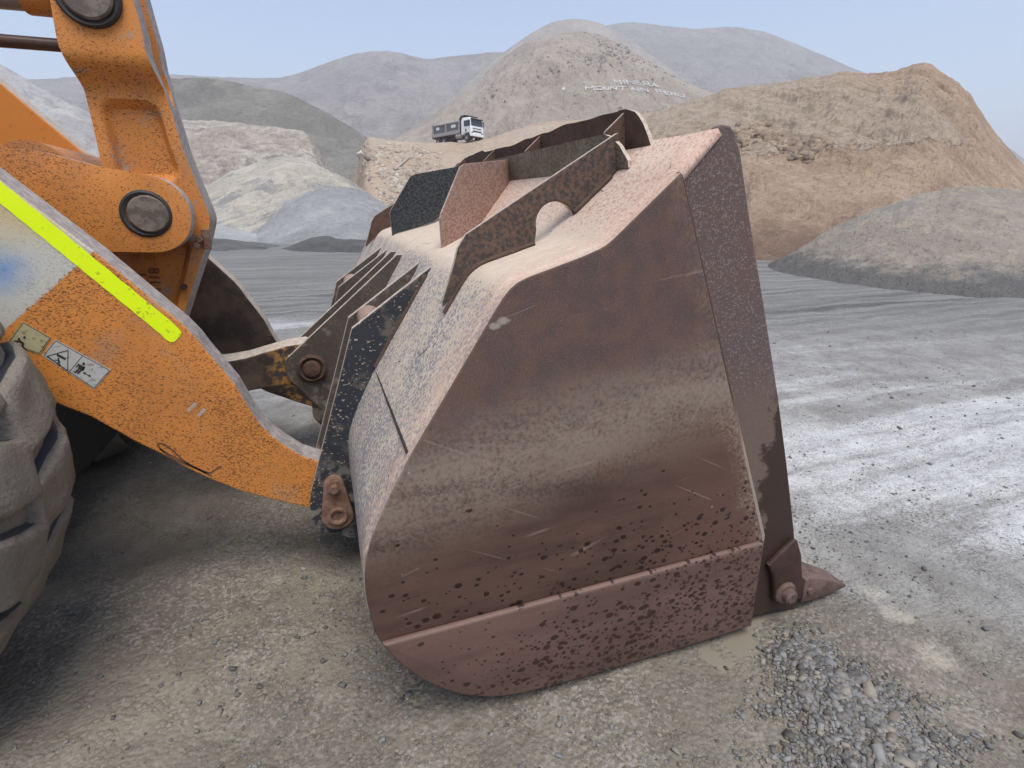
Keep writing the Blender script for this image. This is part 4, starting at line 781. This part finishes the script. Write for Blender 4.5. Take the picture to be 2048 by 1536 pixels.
dens *= np.clip(0.25 + (gx + 1.2) / 2.4, 0.25, 1); a = on_z(1600, 1285); b = on_z(1790, 1536); ab = (b - a)[:2]; t = np.clip(((gx - a[0]) * ab[0] + (gy - a[1]) * ab[1]) / (ab @ ab), 0, 1.5); db = np.hypot(gx - a[0] - t * ab[0], gy - a[1] - t * ab[1])
berm = np.exp(-(db / (0.10 + 0.06 * t)) ** 2); dens = dens + 1.2 * berm
pd = on_z(1480, 1290); dens *= np.clip(1.5 - r / 3.2, 0.22, 1); dens *= 1 - 0.9 * np.exp(-(((gx - pd[0]) / 0.16) ** 2 + ((gy - pd[1]) / 0.09) ** 2))
kp = rng.uniform(0, 1, N) < dens; gx, gy, rr, bm_ = gx[kp], gy[kp], r[kp], berm[kp]
sz = np.exp(rng.normal(math.log(0.0078), 0.48, len(gx))) * (1 + 0.9 * bm_) * np.clip(0.75 + 0.12 * rr, 0.8, 1.5); sz = np.clip(sz, 0.004, 0.035)
# extra layer on the berm
nb = 15000; tb = rng.uniform(-0.03, 1.35, nb); ob = rng.normal(0, 1, nb) * (0.07 + 0.075 * tb) * (0.8 + 0.5 * vnoise(tb * 6, 3.1)); nrm_ = np.array([-ab[1], ab[0]]) / np.linalg.norm(ab)
ex = a[0] + ab[0] * tb + nrm_[0] * ob; ey = a[1] + ab[1] * tb + nrm_[1] * ob; es = np.exp(rng.normal(math.log(0.0092), 0.48, nb))
gx = np.concatenate([gx, ex]); gy = np.concatenate([gy, ey]); sz = np.concatenate([sz, es])
ok = ~((gy > Y0 - 0.03) & (gy < 4.5) & (gx > 0.15) & (gx < 1.62)); gx, gy, sz = gx[ok], gy[ok], sz[ok]
C = np.stack([gx, gy, ground_h(gx, gy) + sz * 0.12], -1)
gm = m_stone('loose crushed stone', [(0.09, 0.085, 0.08), (0.23, 0.215, 0.195), (0.15, 0.15, 0.15), (0.3, 0.27, 0.22), (0.19, 0.16, 0.13), (0.21, 0.213, 0.215), (0.12, 0.117, 0.113), (0.28, 0.272, 0.265)])
gravel = tag(link(bpy.data.objects.new('gravel', stones('gravel', C, sz, [gm]))), 'loose crushed stone strewn over the yard', 'gravel', kind='stuff')
# muddy puddle beside the bucket lip
k = NT('muddy puddle water', 0.22, 0.5); k.col(k.mix(k.noise(12, 4), (0.2, 0.172, 0.132), (0.26, 0.226, 0.178))); MAT['puddle'] = k.m
bm = bmesh.new(); pc_ = on_z(1480, 1292); gg = rng.normal(0, 1, (400, 2)) * [0.12, 0.05]; PUD = float(np.percentile(ground_h(pc_[0] + gg[:, 0] * CR[0] + gg[:, 1] * CF[0], pc_[1] + gg[:, 0] * CR[1] + gg[:, 1] * CF[1]), 33)); vs = []
for q in range(72):
    an = 2 * math.pi * q / 72; rr_ = 1 + 0.35 * float(fbm(math.cos(an) * 1.7, math.sin(an) * 1.7, 5, 4)); p_ = (pc_[0] + CR[0] * 0.4 * rr_ * math.cos(an) + CF[0] * 0.17 * rr_ * math.sin(an), pc_[1] + CR[1] * 0.4 * rr_ * math.cos(an) + CF[1] * 0.17 * rr_ * math.sin(an)); vs.append(bm.verts.new((p_[0], p_[1], PUD)))
bm.faces.new(vs); pu = finish(bm, 'water', [MAT['puddle']]); tag(pu, 'shallow muddy puddle beside the bucket lip', 'puddle', kind='structure')

# ------------------------------------------------------------------ rubble, plank and sheet on the embankment
pts = []; szs = []
while len(pts) < 1300:
    px = rnd.uniform(690, 890); py = rnd.uniform(288, 440)
    u = (py - 288) / 150; cx = 765 + 45 * math.sin(u * 3) + 35 * u; 
    if abs(px - cx) > 65 * (0.6 + rnd.random()): continue
    q, nn = hit('bank', px, py)
    if q is None: continue
    pts.append(q); szs.append(math.exp(rnd.gauss(math.log(0.27), 0.5)))
rub = stones('rubble', np.array([tuple(p) for p in pts]), np.array(szs), [m_stone('pale rubble stone', [(0.42, 0.35, 0.28), (0.52, 0.45, 0.37), (0.33, 0.27, 0.22), (0.6, 0.53, 0.44)])], (0.5, 0.9))
tag(link(bpy.data.objects.new('rubble', rub)), 'pale broken rock tumbled down the tan embankment', 'rubble', kind='stuff')
pts = []; szs = []
for _ in range(2600):
    px = rnd.uniform(960, 1420); py = rnd.choice((rnd.uniform(75, 235), 165 - (px - 1050) * 0.32 + rnd.gauss(0, 12), 75 + (px - 1200) * 0.55 + rnd.gauss(0, 8))); q, nn = hit('cone', px, py)
    if q is None or rnd.random() > 0.12 + 1.0 * max(0, float(fbm(q[0] / 25, q[1] / 25, q[2] / 25, 3))) : continue
    pts.append(q); szs.append(math.exp(rnd.gauss(math.log(0.75), 0.45)))
tag(link(bpy.data.objects.new('rubble', stones('rubble', np.array([tuple(p) for p in pts]), np.array(szs), [m_stone('brown hillside stone', [(0.24, 0.2, 0.165), (0.3, 0.25, 0.205), (0.19, 0.155, 0.13)])], (0.5, 0.9)))), 'dark boulders strewn over the cone shaped hill', 'rubble', kind='stuff')
# clods under the overhang on the brown hill
pts = []; szs = []
for _ in range(700):
    px = rnd.uniform(1468, 1640); t = (px - 1468) / 172; py = 285 - 18 * math.sin(t * 6) + rnd.gauss(0, 9) ; q, nn = hit('brown', px, py)
    if q is None or rnd.random() < 0.4: continue
    pts.append(q); szs.append(min(0.6, math.exp(rnd.gauss(math.log(0.26), 0.45))))
tag(link(bpy.data.objects.new('rubble', stones('rubble', np.array([tuple(p) for p in pts]), np.array(szs), [m_stone('brown earth clod', [(0.3, 0.22, 0.16), (0.38, 0.285, 0.205), (0.25, 0.18, 0.13)])], (0.6, 1.0)))), 'broken clods of earth in a band across the orange brown hill', 'rubble', kind='stuff')
a_, _n = hit('bank', 790, 342); b_, _n = hit('bank', 818, 318)
if a_ and b_:
    tag(finish(cyl_bm(a_ + Vector((0, 0, 0.15)), b_ + Vector((0, 0, 0.2)), 0.14, n=8), 'plank', [plain('grey weathered timber', (0.4, 0.34, 0.28), 0.8)]), 'weathered timber plank lying among the pale rubble', 'plank')
q, nn = hit('bank', 722, 309)
if q is None: q = Vector(at_depth(722, 309, 84))
bm = bmesh.new(); cc = [Vector(at_depth(a, b, 82.2)) for a, b in ((712, 308), (722, 300), (735, 306), (723, 314))]; ct = sum(cc, Vector()) / 4
fv = [bm.verts.new(v) for v in cc]; bv = [bm.verts.new(v + Vector((CF[0] * .5, CF[1] * .5, -0.25))) for v in cc]; tp = bm.verts.new(ct - Vector((CF[0] * .3, CF[1] * .3, -0.1)))
for i in range(4): bm.faces.new((fv[i], fv[(i + 1) % 4], tp)); bm.faces.new((fv[i], bv[i], bv[(i + 1) % 4], fv[(i + 1) % 4]))
bm.faces.new(bv); tag(finish(bm, 'boulder', [plain('pale white rock', (0.6, 0.57, 0.46), 0.9, 0, 0.1, 2)]), 'pale diamond shaped boulder above the rubble slope', 'boulder')

# ------------------------------------------------------------------ white stone lettering on the hillside
GL = {'M': [[(0, 0), (0, 1), (.5, .4), (1, 1), (1, 0)]], 'I': [[(.5, 0), (.5, 1)]], 'N': [[(0, 0), (0, 1), (1, 0), (1, 1)]], 'E': [[(1, 0), (0, 0), (0, 1), (1, 1)], [(0, .5), (.8, .5)]],
      'R': [[(0, 0), (0, 1), (.9, 1), (.9, .5), (0, .5)], [(.4, .5), (1, 0)]], 'A': [[(0, 0), (.5, 1), (1, 0)], [(.25, .4), (.75, .4)]], 'O': [[(0, .2), (0, .8), (.3, 1), (.7, 1), (1, .8), (1, .2), (.7, 0), (.3, 0), (0, .2)]],
      'U': [[(0, 1), (0, .2), (.3, 0), (.7, 0), (1, .2), (1, 1)]], 'T': [[(.5, 0), (.5, 1)], [(0, 1), (1, 1)]], 'P': [[(0, 0), (0, 1), (.9, 1), (.9, .5), (0, .5)]]}
q0, _n = hit('cone', 1260, 178); let = link(bpy.data.objects.new('hillside_lettering', None)); let.location = q0
tag(let, 'white stone letters spelling MINERA MOUNTAIN on the cone shaped hill', 'lettering'); WST = plain('whitewashed stone', (0.64, 0.62, 0.59), 0.9, 0, 0.1, 1)
def stroke_stones(lp):
    pts = []
    for px, py in lp:
        q, nn = hit('cone', px, py)
        if q is not None: pts.append(tuple(q - q0 + Vector((0, 0, 0.2))))
    if pts: link(bpy.data.objects.new('letter', stones('letter', np.array(pts), rng.uniform(0.42, 0.64, len(pts)), [WST], (0.6, 0.9))), let)
def letter(ch, x0, x1, ybase, h, skew=3, drop=0):
    lp = []
    for st in GL[ch]:
        for (a0, b0), (a1, b1) in zip(st, st[1:]):
            L = max(2, int(math.hypot((a1 - a0) * (x1 - x0), (b1 - b0) * h) / 0.3))
            for q in range(L + 1):
                t = q / L; u = a0 + (a1 - a0) * t; v = b0 + (b1 - b0) * t; lp.append((x0 + (x1 - x0) * u - skew * (v - 0.5) + rnd.gauss(0, .12), ybase + drop * u - h * v + rnd.gauss(0, .1)))
    stroke_stones(lp)
yb1 = lambda x: 168.5 + max(0, (x - 1250) / 66) ** 1.6 * 7.0
for ch, x0, x1 in (('M', 1229, 1241), ('I', 1246, 1250), ('N', 1254, 1268), ('E', 1272, 1284), ('R', 1287, 1299), ('A', 1303, 1315)): letter(ch, x0, x1, yb1((x0 + x1) / 2), 7.5, 4, 1.5)
yb2 = lambda x: 181 + max(0, (x - 1250) / 46) ** 1.5 * 4.0
for ch, x0, x1 in (('M', 1171, 1187), ('O', 1192, 1206), ('U', 1209, 1217), ('N', 1221, 1233), ('T', 1238, 1252), ('A', 1261, 1272), ('I', 1275, 1279), ('N', 1282, 1296), ('P', 1312, 1323), ('E', 1329, 1338), ('R', 1342, 1352), ('U', 1356, 1368)): letter(ch, x0, x1, yb2((x0 + x1) / 2) if x1 < 1300 else 187 + (x0 - 1312) * 0.17, 6.5, 4 if x0 > 1255 else 1, 1.2 if x0 > 1255 else 0)

# ------------------------------------------------------------------ lamp post
q, nn = hit('cone', 1127, 220); q = q or Vector(at_depth(1127, 220, 260)); h = 260 * 34 / 1150
lam = link(bpy.data.objects.new('lamp_post', None)); lam.location = q; tag(lam, 'slender lamp post with a white lamp head on the cone shaped hill', 'lamp post')
finish(cyl_bm((0, 0, -1), (0, 0, h), 0.16, 0.1, 8), 'pole', [plain('grey pole', (0.22, 0.2, 0.19))], lam); hd = box_bm(-0.7, 0.2, -0.2, 0.2, h - 0.6, h + 0.3, 0.1, M=Matrix.Rotation(-yaw, 4, 'Z')); cyl_bm((0, 0, h - 0.1), (0, 0, h + 0.6), 0.12, n=8, bm=hd)
finish(hd, 'lamp_head', [plain('white lamp housing', (0.8, 0.8, 0.8))], lam)

# ------------------------------------------------------------------ dump truck
tr = link(bpy.data.objects.new('dump_truck', None)); tag(tr, 'white cab dump truck with a grey tipper body on the tan embankment', 'dump truck')
white = plain('white cab paint', (0.78, 0.79, 0.8), 0.4, 0, 0.05, 3); glass = plain('dark windscreen glass', (0.03, 0.045, 0.05), 0.15, 0, 0.3, 2); grey = plain('grey tipper steel', (0.1, 0.098, 0.105), 0.6, 0, 0.2, 3); lgrey = plain('dusty tipper skirt', (0.3, 0.27, 0.25), 0.8, 0, 0.2, 2); blk = plain('black chassis', (0.018, 0.018, 0.02), 0.7); tyre_m = plain('truck tyre rubber', (0.03, 0.03, 0.03), 0.8); sticker = plain('white sticker', (0.6, 0.62, 0.65), 0.6)
def TP(name, bm, mat, parent=None, sm=None):
    return finish(bm, name, mat if isinstance(mat, list) else [mat], parent or tr, None, sm)
cab = TP('cab', prism_bm([(2.1, 0.95), (2.1, 2.75), (2.35, 3.2), (3.75, 3.12), (3.98, 2.95), (4.12, 2.0), (4.15, 0.75), (3.9, 0.75), (3.75, 1.15), (2.75, 1.15), (2.6, 0.95)], -1.24, 1.24, 0.09), white, None, 40)
def quad_plate(name, pts, mat, parent, th=0.03):
    b = bmesh.new(); c = [Vector(p) for p in pts]; n = (c[1] - c[0]).cross(c[2] - c[0]).normalized() * th; f = [b.verts.new(v + n) for v in c]; k_ = [b.verts.new(v - n) for v in c]; m_ = len(c)
    b.faces.new(f); b.faces.new(list(reversed(k_)))
    for i in range(m_): b.faces.new((f[i], k_[i], k_[(i + 1) % m_], f[(i + 1) % m_]))
    return TP(name, b, mat, parent)
quad_plate('windscreen', [(4.12, -1.1, 2.02), (4.12, 1.1, 2.02), (4.0, 1.08, 2.82), (4.0, -1.08, 2.82)], glass, cab)
for s in (-1, 1):
    quad_plate('side_window', [(2.75, s * 1.25, 2.0), (3.8, s * 1.25, 1.95), (3.7, s * 1.25, 2.75), (2.75, s * 1.25, 2.75)], glass, cab)
    quad_plate('step_panel', [(3.0, s * 1.26, 1.3), (3.25, s * 1.26, 1.3), (3.25, s * 1.26, 1.65), (3.0, s * 1.26, 1.65)], grey, cab, 0.02)
    TP('mirror', box_bm(3.85, 4.05, s * 1.36 - 0.1, s * 1.36 + 0.1, 2.0, 2.75, 0.04), blk, cab); TP('headlight', box_bm(4.1, 4.2, s * 0.95 - 0.18, s * 0.95 + 0.18, 0.95, 1.15, 0.03), glass, cab)
TP('sun_visor', box_bm(3.95, 4.28, -1.12, 1.12, 2.86, 2.98, 0.03), blk, cab)
for z0, z1, mt in ((1.62, 1.72, blk), (1.36, 1.60, sticker), (1.22, 1.34, blk)): TP('grille', box_bm(4.12, 4.2, -0.85, 0.85, z0, z1, 0.015), mt, cab)
TP('bumper', box_bm(3.95, 4.28, -1.24, 1.24, 0.62, 1.0, 0.06), white, cab); TP('lower_bumper', box_bm(3.95, 4.22, -1.15, 1.15, 0.45, 0.6, 0.04), blk, cab)
body = TP('tipper_body', prism_bm([(-4.35, 1.15), (1.75, 1.15), (1.95, 1.75), (1.95, 2.85), (-4.3, 2.75)], -1.25, 1.25, 0.05), grey, None, 40)
for s in (-1, 1):
    TP('skirt', prism_bm([(-4.2, 1.2), (1.6, 1.2), (1.85, 1.72), (-4.1, 1.62)], s * 1.27 - 0.03, s * 1.27 + 0.03, 0.01), lgrey, body); TP('top_rail', box_bm(-4.3, 1.95, s * 1.29 - 0.06, s * 1.29 + 0.06, 2.68, 2.85, 0.02), lgrey, body)
    for x in (-4.2, -1.2, 1.75): TP('body_rib', box_bm(x - 0.12, x + 0.12, s * 1.3 - 0.05, s * 1.3 + 0.05, 1.25, 2.75, 0.02), lgrey, body)
    for x, w in ((-3.1, 0.35), (0.45, 0.5)): TP('sticker', box_bm(x - w, x + w, s * 1.268 - 0.01, s * 1.268 + 0.01, 2.1, 2.5), sticker, body)
TP('tailgate', prism_bm([(-4.5, 1.0), (-4.35, 1.0), (-4.3, 3.0), (-4.45, 3.0)], -1.3, 1.3, 0.02), lgrey, body)
TP('cab_shield', prism_bm([(1.6, 1.4), (1.95, 1.4), (2.0, 2.9), (2.2, 3.25), (3.0, 3.35), (3.0, 3.5), (2.1, 3.45), (1.75, 3.1)], -1.27, 1.27, 0.05), blk, body, 40)
ch = box_bm(-4.1, 3.9, -0.5, 0.5, 0.65, 1.12, 0.03); TP('chassis', ch, blk)
TP('fuel_tank', cyl_bm((0.9, -1.0, 0.85), (1.9, -1.0, 0.85), 0.33, n=20, bevel=0.04), lgrey); TP('air_tank', cyl_bm((0.9, 1.0, 0.85), (1.9, 1.0, 0.85), 0.33, n=20, bevel=0.04), lgrey)
w0 = None
for x, ys in ((3.2, 1.05), (-1.9, 1.0), (-3.25, 1.0)):
    for s in (-1, 1):
        b = ring_bm((x, 0.52), [(s * ys - 0.18, 0.25), (s * ys - 0.2, 0.46), (s * ys - 0.15, 0.52), (s * ys + 0.15, 0.52), (s * ys + 0.2, 0.46), (s * ys + 0.18, 0.25)], 28); w = TP('wheel', b, tyre_m, None, 40)
        TP('rim', ring_bm((x, 0.52), [(s * ys + 0.17, 0.26), (s * ys + 0.1, 0.2), (s * ys + 0.12, 0.0)] if s > 0 else [(s * ys - 0.17, 0.26), (s * ys - 0.1, 0.2), (s * ys - 0.12, 0.0)], 20), lgrey, w, 40)
hdg = math.radians(43); H = CR * math.cos(hdg) - CF * math.sin(hdg)
tp_ = at_depth(916, 281, 86.5); tr.location = (tp_[0], tp_[1], tp_[2] - 0.55); tr.rotation_euler = (math.radians(-1.5), math.radians(-1.0), math.atan2(H[1], H[0]))

# ------------------------------------------------------------------ haze
HZ = bpy.data.materials.new('dusty air'); HZ.use_nodes = True; t = HZ.node_tree; t.nodes.clear(); out = t.nodes.new('ShaderNodeOutputMaterial'); pv = t.nodes.new('ShaderNodeVolumePrincipled')
pv.inputs['Color'].default_value = (0.92, 0.94, 0.97, 1); pv.inputs['Density'].default_value = 0.00068; pv.inputs['Anisotropy'].default_value = 0.2; t.links.new(pv.outputs[0], out.inputs['Volume'])
bm = box_bm(-5200, 5200, -5200, 5200, -4, 420); hz = finish(bm, 'haze', [HZ]); tag(hz, 'thin pale dusty air', 'haze', kind='stuff')
